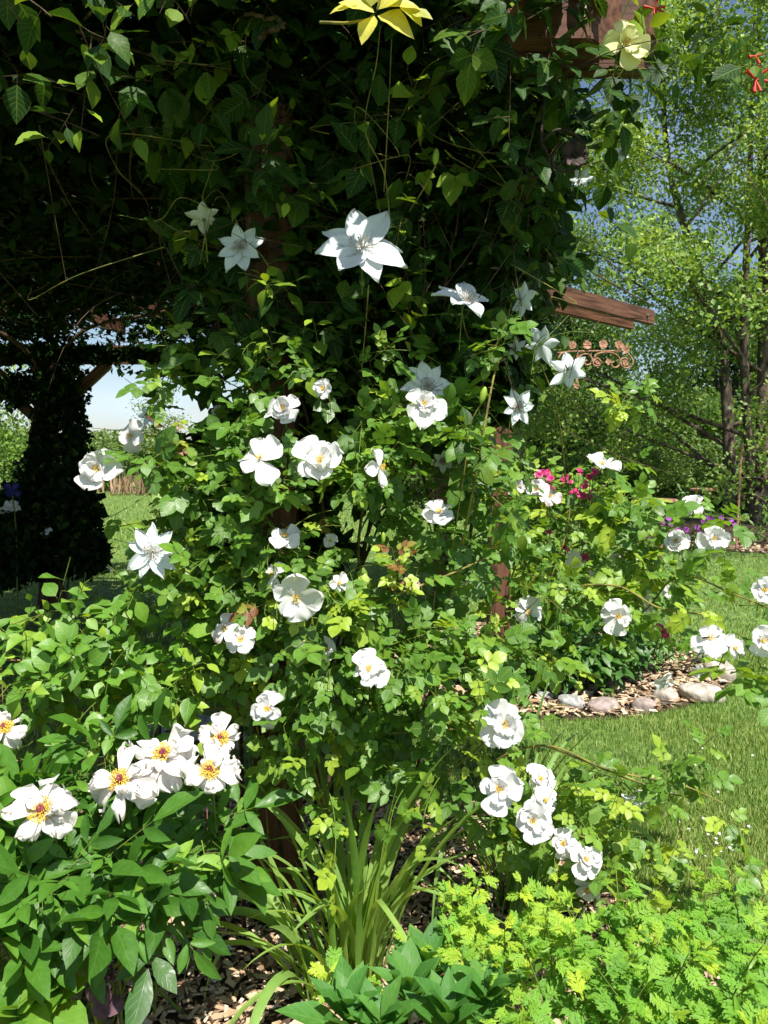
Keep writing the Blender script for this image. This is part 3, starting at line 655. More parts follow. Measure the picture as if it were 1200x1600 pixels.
for k in range(6): petal(m, cen, Fm, k * 1.05, .075, .45, P_PEON, .5 if k % 2 else -.6, .5, .1, .3, tipcurl=.2)
m.build('bloom', M['indigo_petal'], iris); m = MB(); tubes(m, spline([cen, cen + [.02, 0, -.4], [cen[0], 6.5, 0]], 8)[None], .006, .008, 5); m.build('stem', M['stem'], iris)
# ================================================================== TREES
def tree(name, label, base, H, spread, trunks, limbs, nleaf, leaf, bark, lmat, cat='tree', group=None, lean=(0, 0), low=.2, tr=.12, tint=.4, cluster=.35, asc=.75, view=None, subs=9, fill=1., hang=-.2, clumpy=.3):
    t = thing(name, label, cat, group, loc=(base[0], base[1], 0)); tb = MB(); cb = MB(); tips = []
    bx_, by_ = base
    for k in range(trunks):
        a = k * 2.1 + .6; off = (.0 if trunks == 1 else .35)
        top = np.array([bx_ + lean[0] + math.cos(a) * spread * .18 * (trunks > 1), by_ + lean[1] + math.sin(a) * spread * .18 * (trunks > 1), H * (.92 - .08 * k)])
        b = np.array([bx_ + math.cos(a) * off, by_ + math.sin(a) * off * .6, -.1]); P = spline([b, b * .66 + top * .34 + [rng.normal() * .12, 0, 0], b * .33 + top * .67 + [rng.normal() * .15, 0, 0], top], 28)
        tubes(tb, P[None], tr * (1 - .15 * k), tr * .12, 9)
        nl = limbs // trunks; hs = low + (1 - low) * np.linspace(.0, .97, nl) + rng.normal(size=nl) * .02
        st = P[np.clip((hs * 27).astype(int), 0, 27)]; az = np.arange(nl) * 2.4 + rng.random() * 6; L = spread * (1.05 - .75 * hs) * (.75 + .5 * rng.random(nl))
        d = norm(np.stack([np.cos(az), np.sin(az), np.full(nl, asc) + .35 * rng.random(nl)], 1)); LP = shoots(st, d, L, .12 / max(spread, 1), 12, .08)
        tubes(tb, LP, tr * .32 * (1 - .55 * hs), .006, 5)
        for s in range(subs):
            u = .18 + .82 * (s + rng.random()) / subs; i = min(int(u * 11), 10); s0 = LP[:, i]; tg = norm(LP[:, i + 1] - LP[:, i])
            dd = norm(tg + rdir(nl) * .9 + [0, 0, .1]); SP = shoots(s0, dd, L * .34 * (1.15 - .6 * u), .1, 6, .1); tubes(tb, SP, tr * .07, .003, 3)
            tips.append(SP[:, 1:].reshape(-1, 3))
    tb.build('trunk', M[bark], t)
    tips = np.concatenate(tips); tips = tips[rng.permutation(len(tips))[:int(len(tips) * clumpy)]]; p = tips[rng.integers(0, len(tips), nleaf)] + rng.normal(size=(nleaf, 3)) * cluster * np.array([1, 1, .8])
    if view is not None: p = p[view(p)]
    n = len(p); hue = .12 * np.sin(p[:, 0] * 1.7 + base[0]) * np.sin(p[:, 2] * 1.9 + p[:, 1])
    place(cb, 'far', p, norm(rng.normal(size=(n, 3)) + [0, 0, hang]), norm(rng.normal(size=(n, 3)) * .55 + [0, -.4, .7]), leaf * (.6 + .8 * rng.random(n)), np.clip(tint + hue + .17 * rng.normal(size=n), 0, 1), .1)
    cb.build('crown', M[lmat], t); return t
def inview(p): # keep what the picture and small steps aside could see
    x, y = pixel_of(p[:, 0], p[:, 1], p[:, 2]); return (x > -260) & (x < 1480) & (y > -260)
tree('birch_tree', 'tall leafy river birch with three dark trunks on the right', (7.3, 15.0), 12.5, 6.0, 3, 54, 115000, .08, 'bark', 'birch_leaf', low=.05, tr=.16, tint=.6, cluster=.23, clumpy=.42, asc=.35, view=inview, lean=(-.9, 0))
tree('slender_tree', 'slender young tree in front of the woodland, left of the birch', (3.2, 17.5), 5.6, 2.2, 1, 18, 16000, .07, 'palebark', 'birch_leaf', low=.25, tr=.06, tint=.45, cluster=.2, view=inview)
specs = [((2.0, 27), 5.6, 3.2, 'rounded woodland tree directly above the pink roses'), ((7.5, 30), 7.6, 4, 'dark woodland tree behind the middle of the birch crown'), ((12.5, 27), 7.5, 4, 'dark woodland tree beyond the birch trunks'), ((17.5, 30), 10, 5, 'tall woodland tree at the right edge of the view'), ((-1.5, 34), 6.5, 4, 'woodland tree hidden mostly behind the climbing rose'), ((4.8, 38), 5.6, 4, 'farthest woodland tree seen under the rafter tail')]
for (b, h, s, lab) in specs:
    tree('woodland_tree', lab, b, h, s, 1, 30, 26000, .15, 'bark', 'wood_leaf', low=.05, tr=.16, tint=.35, cluster=.42, view=inview, group='dark trees of the wood behind the birch', asc=.35)
def shrub(name, label, x, y, rx, rz, n, leaf, mat, tint=.4, ry=None, cat='shrub', group=None, stems=10, tpl='far'):
    t = thing(name, label, cat, group, loc=(x, y, 0)); m = MB(); s = MB(); ry = ry or rx
    st = np.tile([x, y, 0.], (stems, 1)) + rng.normal(size=(stems, 3)) * [rx * .2, ry * .2, 0]; d = norm(np.stack([rng.normal(size=stems) * .5 * rx / rz, rng.normal(size=stems) * .5 * ry / rz, np.ones(stems)], 1))
    SP = shoots(st, d, rz * 1.5, .1, 8, .06); tubes(s, SP, .02 * rz, .004, 4); s.build('stem', M['brown'], t)
    nc = 26; cc = rdir(nc) * np.array([rx, ry, rz]) * (rng.random((nc, 1)) ** .5) * .75 + np.array([x, y, rz * .95]); cr_ = rng.random(nc) * .2 + .25
    i = rng.integers(0, nc, n); p = cc[i] + rdir(n) * (cr_[i] * rng.random(n) ** .35)[:, None] * np.array([rx, ry, rz]); p = p[p[:, 2] > .03]; p = p[inview(p)]; n = len(p)
    place(m, tpl, p, norm(rng.normal(size=(n, 3)) + [0, 0, .2]), norm(rng.normal(size=(n, 3)) * .6 + [0, -.3, .7]), leaf * (.6 + .8 * rng.random(n)), np.clip(tint + .2 * rng.normal(size=n) + .1 * np.sin(i[:n]), 0, 1), .1)
    m.build('foliage', M[mat], t); return t
sh = [(3.3, 20, 1.8, .9, 'pale green shrub behind the topmost right-hand rose'), (6.2, 21, 2.0, .95, 'sprawling pale shrub left of the birch trunks'), (9.2, 22, 2.2, .9, 'grey green shrub just behind the birch trunks'), (.4, 22, 1.8, 1.0, 'pale shrub seen through the gap beside the rusty post'), (12.6, 21, 2, 1.0, 'pale shrub at the right edge beyond the birch'), (8.2, 17.6, 1.1, .62, 'low shrub at the foot of the birch')]
for (x, y, rx, rz, lab) in sh: shrub('meadow_shrub', lab, x, y, rx, rz, 11000, .10, 'shrub_leaf', .45, group='pale shrubs along the meadow edge')
for (x, y, rx, rz, lab) in [(5.2, 23.5, 2.2, 1.9, 'tall green thicket left of the birch trunks'), (9.0, 24.5, 2.4, 2.1, 'tall green thicket just behind the birch trunks'), (1.8, 24, 2.2, 1.8, 'tall green thicket behind the pink roses')]:
    shrub('thicket', lab, x, y, rx, rz, 16000, .13, 'wood_leaf', .6, group='tall thickets before the wood')
for (x, y, rx, rz, lab) in [(-9.2, 27, 3, 1.15, 'low rounded bush on the far left skyline behind the white rose'), (-12.5, 26, 2.4, 1.3, 'distant bush just right of the far post'), (-6.0, 29, 2.5, 1.25, 'distant pale bush half hidden by the front climbing rose')]:
    shrub('distant_bush', lab, x, y, rx, rz, 9000, .12, 'shrub_leaf', .4, group='low bushes on the far side of the lawn')
tree('green_tree', 'sunlit green tree beyond the far post at the left edge', (-9.3, 16), 3.9, 2.6, 1, 22, 30000, .09, 'bark', 'birch_leaf', low=.1, tr=.1, tint=.45, cluster=.28, view=inview)
tree('thin_tree', 'thin pale willowy tree on the skyline above the left lawn', (-7.0, 24), 3.4, 1.7, 1, 14, 1600, .08, 'palebark', 'shrub_leaf', low=.3, tr=.035, tint=.5, cluster=.15)
# dry reeds on the left skyline
for k, (px, lab) in enumerate(((186, 'clump of dry pale reeds behind the white rose bloom'), (222, 'dry reed clump nearer the rose foliage at left'))):
    t = thing('reed_clump', lab, 'reeds', 'dry reeds at the lawn edge', loc=((px - 600) / F * 24, 24, 0)); m = MB(); n = 60; x = (px - 600) / F * 24 + rng.normal(size=n) * .22; st = np.stack([x, 24 + rng.normal(size=n) * .2, 0 * x], 1)
    place(m, 'lance', st, norm(np.stack([rng.normal(size=n) * .12, rng.normal(size=n) * .1, np.ones(n)], 1)), rdir(n), .45 + .35 * rng.random(n), .8 * rng.random(n), .1, .22); m.build('reeds', M['chips'], t)
# ================================================================== STONES
def stone(px, py, wpx, hpx, mat, label, Y, group='stones edging the round bed', name='edging_stone', dz=0, flat=.8):
    p = at(px, py, Y); sc = Y / F; o_loc = (p[0], p[1], 0); import bmesh
    me = bpy.data.meshes.new(name); bm = bmesh.new(); bmesh.ops.create_icosphere(bm, subdivisions=4, radius=1)
    ph = rng.random(9) * 6.28; r = (wpx * sc / 2, wpx * sc / 2 * flat, hpx * sc * .5)
    for v in bm.verts:
        c_ = v.co; f = 1 + .09 * math.sin(c_.x * 3 + ph[0]) * math.sin(c_.y * 2.6 + ph[1]) + .06 * math.sin(c_.z * 4 + ph[2] + c_.x * 2) + .025 * math.sin(c_.x * 11 + ph[3]) * math.sin(c_.y * 9 + ph[4]) * math.sin(c_.z * 10)
        e = Vector((math.copysign(abs(c_.x) ** .8, c_.x), math.copysign(abs(c_.y) ** .8, c_.y), math.copysign(abs(c_.z) ** .75, c_.z))); v.co = Vector((e.x * r[0], e.y * r[1], e.z * r[2])) * f
    for f_ in bm.faces: f_.smooth = True
    bm.to_mesh(me); bm.free(); me.materials.append(M[mat]); o = bpy.data.objects.new(name, me); link(o); o.location = (p[0], p[1], r[2] * .55 + dz); o.rotation_euler = (0, 0, rng.normal() * .3)
    return tag(o, label, 'stone', group)
for a in ((891, 1107, 44, 26, 'stone3', 'leftmost grey speckled stone of the round bed edging', 4.27), (943, 1109, 52, 26, 'stone2', 'smooth pinkish oval stone, second from the left in the edging', 4.22), (1005, 1110, 34, 26, 'stone2', 'small pinkish upright stone, third from the left in the edging', 4.22), (1038, 1100, 40, 30, 'stone', 'cream rounded stone between the small pink and the long one', 4.36), (1096, 1096, 66, 32, 'stone', 'long pale flat stone at the front right of the edging', 4.42), (1122, 1062, 46, 44, 'stone', 'large pale stone at the right turn of the edging', 4.78), (1108, 1032, 36, 24, 'stone3', 'far grey stone behind the right turn of the edging', 5.2), (850, 1098, 30, 18, 'stone3', 'half buried grey stone left of the others in the edging', 4.4)): stone(*a)
for a in ((300, 1103, 100, 34, 'stone3', 'flat grey shaded stone behind the peony blooms', 3.85), (225, 1098, 60, 30, 'stone2', 'brownish shaded stone left of the flat grey one', 3.9), (362, 1112, 50, 30, 'stone3', 'grey shaded stone beside the near post foot', 3.7), (152, 886, 44, 12, 'stone3', 'flat grey rock at the foot of the far left bush', 9.0), (350, 1400, 75, 50, 'stone3', 'grey rock in deep shade between peony and post', 2.45)): stone(*a, group='grey stones laid in the shade', name='flat_stone')
# ================================================================== SMALL GARDEN ORNAMENTS
def scroll(cen, r0, r1, turns, a0, ux, uz, m=40):
    t = np.linspace(0, 1, m); a = a0 + turns * 2 * math.pi * t; r = r0 + (r1 - r0) * t
    return cen + (np.cos(a) * r)[:, None] * ux + (np.sin(a) * r)[:, None] * uz
def ironwork(name, label, mat, curves, r, plates, loc, extra=None, cat='ornament'):
    t = thing(name, label, cat, loc=loc); m = MB()
    for c_ in curves: tubes(m, c_[None], r, r, 7)
    m.build('scrollwork', M[mat], t)
    for pl in plates:
        m = MB(); c_, R, kind = pl; n = 6; Fm = frame((.1, -1, .15), rng.random())
        for k in range(n if kind == 'flower' else 4):
            petal(m, c_, Fm, k * 6.283 / (n if kind == 'flower' else 4), R, .5, P_PEON if kind == 'flower' else P_CLEM, .1 + .2 * (k % 2), .3, .03, .2, nu=6, ns=6)
        ball(m, c_ - np.array([0, .002, 0]), (R * .2, R * .12, R * .2), 7, 5)
        m.build('iron_leaf', M[mat], t)
    return t
Y = 4.6; ux, uz = np.array([1., 0, 0]), np.array([0, 0, 1.]); k_ = Y / F
def S_(px, py): return at(px, py, Y)
cv = [spline([S_(872, 560), S_(880, 551), S_(905, 549), S_(970, 549), S_(984, 556), S_(989, 565), S_(986, 573), S_(978, 575), S_(971, 571), S_(970, 563), S_(976, 559), S_(981, 562)], 60),
      spline([S_(926, 566), S_(930, 556), S_(940, 551), S_(955, 551), S_(966, 557), S_(969, 566), S_(965, 573), S_(958, 574), S_(955, 568), S_(960, 565)], 44),
      spline([S_(939, 565), S_(934, 560), S_(929, 563), S_(927, 569), S_(932, 572), S_(938, 570), S_(940, 565)], 30),
      spline([S_(901, 572), S_(904, 560), S_(911, 554), S_(920, 554), S_(925, 561), S_(922, 569), S_(915, 570), S_(913, 565), S_(917, 563)], 40),
      spline([S_(902, 550), S_(903, 575), S_(900, 598)], 12), spline([S_(900, 554), S_(905, 575), S_(901, 598)], 12)]
hang = [spline([S_(880, 551), S_(840, 552), np.array([.68, 4.35, S_(800, 556)[2]])], 10)]
ironwork('scroll_bracket', 'rusty wrought iron scroll bracket with flower cut-outs under the rafter tail', 'rust', cv + hang, .0055, [(S_(894, 539), .026, 'flower'), (S_(917, 539), .028, 'flower'), (S_(942, 538), .028, 'flower'), (S_(967, 539), .028, 'flower'), (S_(977, 546), .026, 'flower'), (S_(950, 565), .022, 'leaf'), (S_(977, 567), .020, 'flower'), (S_(934, 565), .018, 'flower'), (S_(909, 565), .020, 'leaf'), (S_(900, 603), .022, 'leaf'), (S_(885, 558), .016, 'leaf')], (1.1, 4.6, 0))
Y = 1.97
cv = [spline([S_(845, 222), S_(870, 203), S_(898, 210), S_(914, 232), S_(910, 255), S_(890, 267), S_(868, 262), S_(863, 243), S_(875, 228), S_(889, 225), S_(887, 238)], 60), spline([S_(845, 222), S_(855, 240), S_(857, 258), S_(845, 274), S_(830, 277), S_(822, 266), S_(826, 256)], 40), spline([S_(845, 222), S_(848, 180), S_(855, 120), S_(858, 75)], 16)]
ironwork('scroll_bracket', 'dark iron scroll hanging among leaves under the pergola beam end', 'iron', cv, .0038, [(S_(897, 242), .035, 'flower')], (.45, 1.97, 0))
def pot(name, label, px, py, wpx, Y):
    t = thing(name, label, 'planter', loc=tuple(at(px, py, Y)[:2]) + (0,)); c_ = at(px, py, Y); sc = Y / F; r = wpx * sc / 2; m = MB(); n = 24
    for k in range(16): # open iron basket staves
        a = k * math.pi / 8; e = np.array([math.cos(a), math.sin(a) * .9, 0]); tubes(m, spline([c_ + e * r, c_ + e * r * .9 - [0, 0, r * .5], c_ + e * r * .35 - [0, 0, r * .95]], 8)[None], .008, .008, 4)
    m.build('basket', M['iron'], t); m = MB(); a = np.linspace(0, 6.283, 30)
    tubes(m, (c_ + np.stack([np.cos(a) * r, np.sin(a) * r * .9, 0 * a], 1))[None], .022, .022, 6); m.build('rim', M['rust'], t)
    m = MB(); tubes(m, np.stack([c_ - [0, 0, r * .9], [c_[0], c_[1], 0]])[None], .02, .02, 6); m.build('leg', M['rust'], t)
pot('iron_planter', 'rusty open iron basket planter half hidden behind the right-hand rose', 1035, 782, 42, 10.2)
pot('iron_planter', 'wide shallow rusty iron bowl in front of the birch trunks', 1100, 765, 38, 12.2)
t = thing('garden_stake', 'tall thin rusty stake standing in front of the birch trunks', 'stake', loc=(*at(1150, 860, 11)[:2], 0)); m = MB(); b = at(1150, 860, 11); tubes(m, np.array([[b[0], b[1], -.05], [b[0] + .02, b[1], 1.5]])[None], .018, .015, 7); m.build('rod', M['rust'], t); m = MB(); ball(m, (b[0] + .02, b[1], 1.52), (.035, .035, .05)); m.build('finial', M['rust'], t)
# ================================================================== BLOOMS FIRST (leaves keep clear of them)
FRr = lambda: (rng.normal() * .35 + .1, -1, .25 + rng.random() * .45)
rose1 = thing('climbing_rose', 'large white climbing rose covering the near post in the centre', 'climbing rose', loc=(-.3, 2.15, 0))
rose2 = thing('climbing_rose', 'white rose with arching canes and blooms on the right, over the stone edging', 'climbing rose', loc=(.72, 3.9, 0))
for (px, py, d, Y, face, lay, tint) in [
    (153, 733, 78, 1.92, (-.1, -1, .15), 3, .25), (205, 680, 52, 2.15, (-.2, -1, .1), 1, .1), (443, 641, 60, 1.95, (-.1, -1, .5), 3, .15), (506, 608, 36, 2.0, (-.5, -1, .2), 2, .1),
    (405, 719, 82, 1.86, (.1, -.8, .9), 1, .35), (499, 722, 80, 1.84, (.1, -1, .55), 2, .25), (592, 730, 62, 1.92, (.95, -.5, .1), 1, .05), (662, 635, 66, 1.94, (.1, -1, .6), 3, .2),
    (686, 803, 64, 1.96, (.0, -.7, 1.0), 2, .2), (446, 840, 58, 1.94, (-.2, -.9, .9), 1, .1), (428, 898, 46, 1.92, (-.7, -.8, .4), 1, .15), (462, 932, 80, 1.86, (.1, -.8, -.25), 1, .1), (527, 912, 36, 1.95, (.8, -.6, .3), 1, .6),
    (353, 982, 44, 1.92, (-.4, -1, .3), 2, .9), (376, 1000, 52, 1.87, (.2, -1, .5), 2, .3), (577, 1047, 60, 1.82, (-.1, -.8, .8), 2, .2), (420, 1107, 54, 1.84, (-.3, -1, .3), 2, .1), (503, 1017, 42, 1.95, (.2, -1, .6), 1, .1),
    (787, 1132, 72, 1.92, (.15, -1, .35), 2, .1), (780, 1233, 74, 1.84, (-.1, -1, .5), 2, .15), (843, 1218, 48, 1.95, (.2, -.8, .7), 2, .1), (850, 1250, 50, 1.88, (.3, -.8, .5), 1, .1), (832, 1282, 66, 1.80, (-.1, -1, .35), 2, .35),
    (880, 1318, 44, 1.80, (-.3, -1, .5), 2, .1), (914, 1345, 62, 1.76, (.2, -.8, .7), 3, .1), (918, 1388, 48, 1.78, (-.2, -.8, -.1), 2, .1), (996, 1243, 50, 1.85, (.6, -.4, -.8), 2, .2), (342, 837, 24, 2.1, (0, -1, 0), 1, .1), (516, 845, 22, 2.1, (0, -1, .2), 1, .1), (340, 640, 18, 2.3, (0, -1, .2), 1, .1)]:
    rose(rose1, px, py, d, Y, face, lay, tint=tint, ragged=1.2)
for (px, py, d, Y, face, lay, tint) in [
    (940, 729, 60, 2.6, (0, -.6, 1.0), 2, .1), (1083, 789, 36, 2.6, (-.4, -.8, .8), 2, .1), (1056, 845, 42, 2.6, (-.4, -1, .3), 2, .4), (1112, 840, 54, 2.55, (.2, -1, .1), 2, .1), (965, 963, 54, 2.45, (-.1, -1, .2), 2, .15), (826, 957, 46, 2.4, (-.2, -1, .3), 1, .1),
    (1109, 998, 60, 2.1, (.0, -1, .7), 1, .5), (1146, 1012, 40, 2.15, (.5, -1, .3), 1, .2), (1190, 1002, 50, 2.1, (0, -1, .5), 2, .1), (1194, 923, 38, 2.2, (-.2, -1, .4), 2, .1), (1040, 1062, 38, 2.4, (.3, -.8, -.3), 2, .1), (1092, 1048, 26, 2.5, (-.5, -.6, -.3), 1, .1),
    (838, 765, 40, 2.9, (-.4, -1, .5), 2, .7), (858, 775, 34, 2.85, (.3, -1, .4), 1, .9), (898, 873, 26, 2.7, (.2, -1, .3), 1, .05), (963, 873, 20, 2.7, (0, -1, .6), 1, .1), (925, 903, 24, 2.75, (0, -1, .5), 1, .1), (1004, 928, 28, 2.7, (0, -1, .3), 1, .1), (1010, 948, 22, 2.7, (.5, -1, .1), 1, .1), (1045, 925, 20, 2.8, (0, -1, .1), 1, .4), (806, 760, 30, 3.0, (0, -1, .2), 1, .3), (722, 905, 24, 3.2, (0, -1, .2), 1, .1), (738, 1000, 20, 3.0, (0, -1, .2), 1, .1), (688, 1010, 20, 3.0, (0, -1, .2), 1, .1)]:
    rose(rose2, px, py, d, Y, face, lay, tint=tint, ragged=1.3)
bc = at(1104, 996, 2.07); t = thing('honey_bee', 'small dark bee feeding in the yellow centre of a pale rose', 'bee', loc=tuple(bc)); m = MB(); ball(m, bc, (.0045, .0032, .0032), 8, 6); ball(m, bc + [.006, 0, .001], (.003, .0026, .0026), 8, 6); ball(m, bc + [-.007, 0, -.001], (.005, .0032, .003), 8, 6); m.build('body', M['bee'], t)
m = MB(); place(m, 'ellip', np.array([bc, bc]) + [0, -.002, .002], np.array([[-1, -.4, .4], [-.5, -1, .4]]), np.array([[0, -.5, 1], [0, -.5, 1.]]), .009, .5, .05); m.build('wing', M['clematis_petal'], t)
clem = thing('clematis', 'white clematis with large star blooms climbing the shaded vines', 'clematis', loc=(-.25, 2.45, 0))
for (px, py, d, Y, face, n, roll, skip) in [
    (566, 388, 148, 1.98, (.05, -.84, .5), 8, .2, ()), (728, 470, 122, 2.0, (.25, -.55, .85), 7, .5, (4,)), (238, 862, 104, 1.9, (-.1, -1, .2), 9, 0, ()), (376, 388, 84, 2.12, (-.1, -1, .3), 8, .3, ()), (318, 342, 60, 2.15, (-.2, .5, .7), 6, .8, ()), (668, 603, 84, 2.1, (.1, -1, .3), 8, .1, ()),
    (815, 468, 58, 2.15, (.8, .5, .1), 6, .2, ()), (846, 538, 66, 2.15, (.6, .75, .1), 6, .5, ()), (887, 578, 66, 2.2, (.4, .8, -.2), 6, .9, ()), (808, 636, 62, 2.25, (.3, -1, .1), 7, .2, ()), (1028, 112, 40, 2.1, (.6, .6, .3), 6, .2, ()), (908, 278, 40, 2.1, (.3, .8, -.3), 6, .6, ()), (233, 650, 34, 2.2, (0, -1, .3), 6, .6, ()), (805, 545, 40, 2.3, (.5, .6, .1), 6, 0, ()), (972, 240, 30, 2.3, (0, -1, 0), 6, 0, ()), (692, 720, 40, 2.3, (0, -1, 0), 6, 0, ())]:
    clematis(clem, px, py, d, Y, face, n, roll=roll, skip=skip)
def bud(parent, px, py, L, Y, d=(0, -.1, 1), name='flower_bud', col='bright_leaf'):
    c_ = at(px, py, Y); d = norm(np.array(d, float)); m = MB(); Fm = frame(d)
    ball(m, c_, (L * .2, L * .2, L * .5), 8, 7, .85, R=np.array([Fm[0], Fm[1], Fm[2]]).T); m.build(name, M[col], parent)
bud(clem, 681, 245, .04, 1.95, (.1, 0, 1)); bud(clem, 755, 617, .045, 2.0, (.25, 0, 1)); bud(clem, 599, 840, .03, 2.0, (0, 0, 1)); bud(rose1, 366, 742, .02, 1.95); bud(rose1, 512, 615, .02, 2); bud(rose2, 1015, 850, .025, 2.6)
yr = thing('yellow_rose', 'pale yellow rose bloom tucked against the beam end at the top', 'rose', loc=tuple(at(975, 66, 1.93))); rose(yr, 975, 68, 66, 1.93, (.3, -1, -.2), 2, 'cream_petal', tint=.05)
peo = thing('peony', 'bushy peony with open white blooms and yellow centres at lower left', 'peony', loc=(-.75, 1.75, 0))
for (px, py, d, Y, face) in [(66, 1268, 128, 1.50, (0, -1, 1.0)), (188, 1222, 118, 1.60, (.1, -.9, 1.1)), (256, 1180, 112, 1.68, (0, -1, 1.1)), (328, 1205, 96, 1.66, (.1, -.9, .9)), (344, 1155, 82, 1.76, (.1, -.9, 1.0)), (8, 1138, 84, 1.72, (-.1, -.9, 1.1))]: peony(peo, px, py, d, Y, face)
def herb(name, label, clumps, dens, size, mat='herb_leaf', cat='plant', group=None, tint=.42, tpl='ellip', L=.16, per=8, loc=(0, 0, 0), young=.1, root=None):
    t = root or thing(name, label, cat, group, loc=loc); st, d = clump_pts(clumps, dens, .2); d = norm(d * .6 + [0, 0, 1.1]); k = st[:, 2] > .03; st, d = st[k], d[k]; n = len(st); P = shoots(st, d, L * (.6 + .6 * rng.random(n)), .1, 6, .04); m = MB(); tw = MB(); tubes(tw, P, .0025, .001, 3)
    pos, dr, nr, ts = leafspots(P, per, .1, 1.2, .8); k = clear(pos); pos, dr, nr, ts = pos[k], dr[k], nr[k], ts[k]; place(m, tpl, pos, dr, nr, size * (.6 + .6 * rng.random(len(pos))), np.clip(tint + .12 * rng.normal(size=len(pos)) + .12 * (ts > .8), 0, .9), .25, .9)
    m.build('foliage', M[mat], t); tw.build('stem', M['stem'], t); return t
pr_root = thing('pink_rose_bush', 'bush with clusters of small pink roses behind the white rose', 'rose bush', loc=(.95, 4.4, 0))
for (px, py, d, n) in ((852, 745, 16, 4), (918, 745, 15, 4), (886, 750, 12, 3), (862, 765, 13, 3), (912, 772, 15, 4), (925, 777, 12, 3), (906, 806, 12, 2), (852, 831, 10, 2), (913, 873, 16, 3), (876, 905, 12, 2), (885, 855, 10, 2), (1038, 993, 15, 4), (930, 790, 9, 2)):
    for k in range(n): rose(pr_root, px + rng.normal() * d * .45, py + rng.normal() * d * .3, d * .9, (2.62 if px > 1000 else 2.95) + rng.normal() * .02, (rng.normal() * .4, -1, .5 + rng.normal() * .3), 2, 'pink_petal', False, rng.random(), cls='pink_bloom', reg=True)
herb(None, 'bush with clusters of small pink roses behind the white rose', [(860, 800, 70, 70, 4.3, .25), (920, 800, 60, 70, 4.4, .25), (900, 900, 90, 60, 4.3, .25), (850, 930, 60, 60, 4.3, .25), (790, 800, 50, 70, 4.5, .25), (790, 930, 40, 70, 4.5, .25), (1000, 930, 70, 50, 4.5, .25)], 190, .055, 'rose_leaf', 'rose bush', tpl='rose', loc=(.95, 4.4, 0), root=pr_root)
# ================================================================== FOLIAGE OF THE ROSES
GAPS = [(575, 860, 26, 60), (665, 770, 50, 28), (540, 800, 28, 40), (625, 950, 40, 22), (745, 940, 24, 40)]
def gapkeep(p, gaps, prob=.12):
    x, y = pixel_of(p[:, 0], p[:, 1], p[:, 2]); k = np.ones(len(p), bool)
    for gx, gy, rx, ry in gaps: k &= ~((((x - gx) / rx) ** 2 + ((y - gy) / ry) ** 2 < 1) & (rng.random(len(p)) > prob))
    return k
def rose_foliage(parent, clumps, dens, mat='rose_leaf', size=.075, per=6, L=.17, young=.16, tintb=.36, gaps=(), shell=.45, tpl='rose', pairs=2, name='foliage', stem='stem', droop=.25, lr=.5, lw=1.05, seedred=.012, sd=.1, pocket=True):
    st, d = clump_pts(clumps, dens, shell); 
    gaps = list(gaps) + OPEN; k = gapkeep(st, gaps)
    if pocket: q = np.sin(st[:, 0] * 27 + 1.7 * np.sin(st[:, 2] * 13)) * np.sin(st[:, 2] * 25 + 2 * np.sin(st[:, 0] * 11)); k &= q + .25 * rng.normal(size=len(st)) > -.12
    st, d = st[k], d[k]; n = len(st)
    P = shoots(st, d, L * (.5 + .9 * rng.random(n)), droop, 7, .08); m = MB(); tw = MB(); tubes(tw, P, .0018, .0008, 4)
    isy = rng.random(n) < young; pos, dr, nr, ts = leafspots(P, per); yy = np.tile(isy, per)
    tint = np.clip(tintb + sd * rng.normal(size=len(pos)) + yy * (.25 + .25 * ts) + .08 * (ts > .8) + .08 * np.sin(pos[:, 0] * 9) * np.sin(pos[:, 2] * 8), 0, .86)
    tint[(rng.random(len(pos)) < seedred) & yy] = 1.0
    sz = size * (.65 + .6 * rng.random(len(pos))) * (1 - .35 * (ts > .9)) * (1 - .15 * yy)
    k = gapkeep(pos, gaps, .03) & (pos[:, 2] > .02); pos, dr, nr, tint, sz = pos[k], dr[k], nr[k], tint[k], sz[k]
    if pairs == 0:
        k = clear(pos + dr * (sz * .5)[:, None]) & clear(pos); pos, dr, nr, tint, sz = pos[k], dr[k], nr[k], tint[k], sz[k]
        tubes(tw, np.stack([pos, pos + dr * (sz * .12)[:, None], pos + dr * (sz * .25)[:, None]], 1), .0009, .0007, 3)
        place(m, tpl, pos + dr * (sz * .25)[:, None], dr, nr, sz, tint, .22, lw)
    else: compound(m, tpl, pos, dr, nr, sz, tint, pairs, tw, lw=lw, lr=lr)
    m.build(name, M[mat], parent); tw.build('twigs', M[stem], parent)
C1 = [(290, 650, 90, 70, 2.25, .16), (262, 740, 45, 60, 2.2, .12), (310, 770, 110, 90, 2.15, .18), (300, 890, 90, 80, 2.15, .18), (430, 640, 110, 60, 2.25, .16), (450, 740, 110, 80, 2.12, .16), (420, 850, 110, 80, 2.12, .16), (570, 640, 110, 60, 2.2, .14), (650, 700, 100, 80, 2.2, .14), (650, 850, 80, 80, 2.25, .14), (480, 960, 110, 70, 2.1, .16), (530, 1020, 110, 80, 2.05, .16), (630, 990, 100, 70, 2.05, .14), (660, 1080, 130, 90, 2.1, .16), (430, 1010, 80, 60, 2.15, .14), (540, 1110, 100, 70, 2.1, .14), (680, 1170, 100, 60, 2.1, .14), (500, 1205, 70, 40, 2.05, .10, .7), (740, 1010, 80, 80, 2.3, .14), (770, 890, 80, 90, 2.4, .15), (760, 1110, 70, 60, 2.2, .12), (740, 790, 60, 60, 2.35, .12), (790, 700, 40, 50, 2.4, .1), (700, 590, 80, 50, 2.25, .12), (770, 560, 60, 50, 2.2, .1), (400, 920, 60, 60, 2.05, .1), (215, 665, 45, 25, 2.2, .06, .8), (350, 1050, 60, 50, 2.15, .12)]
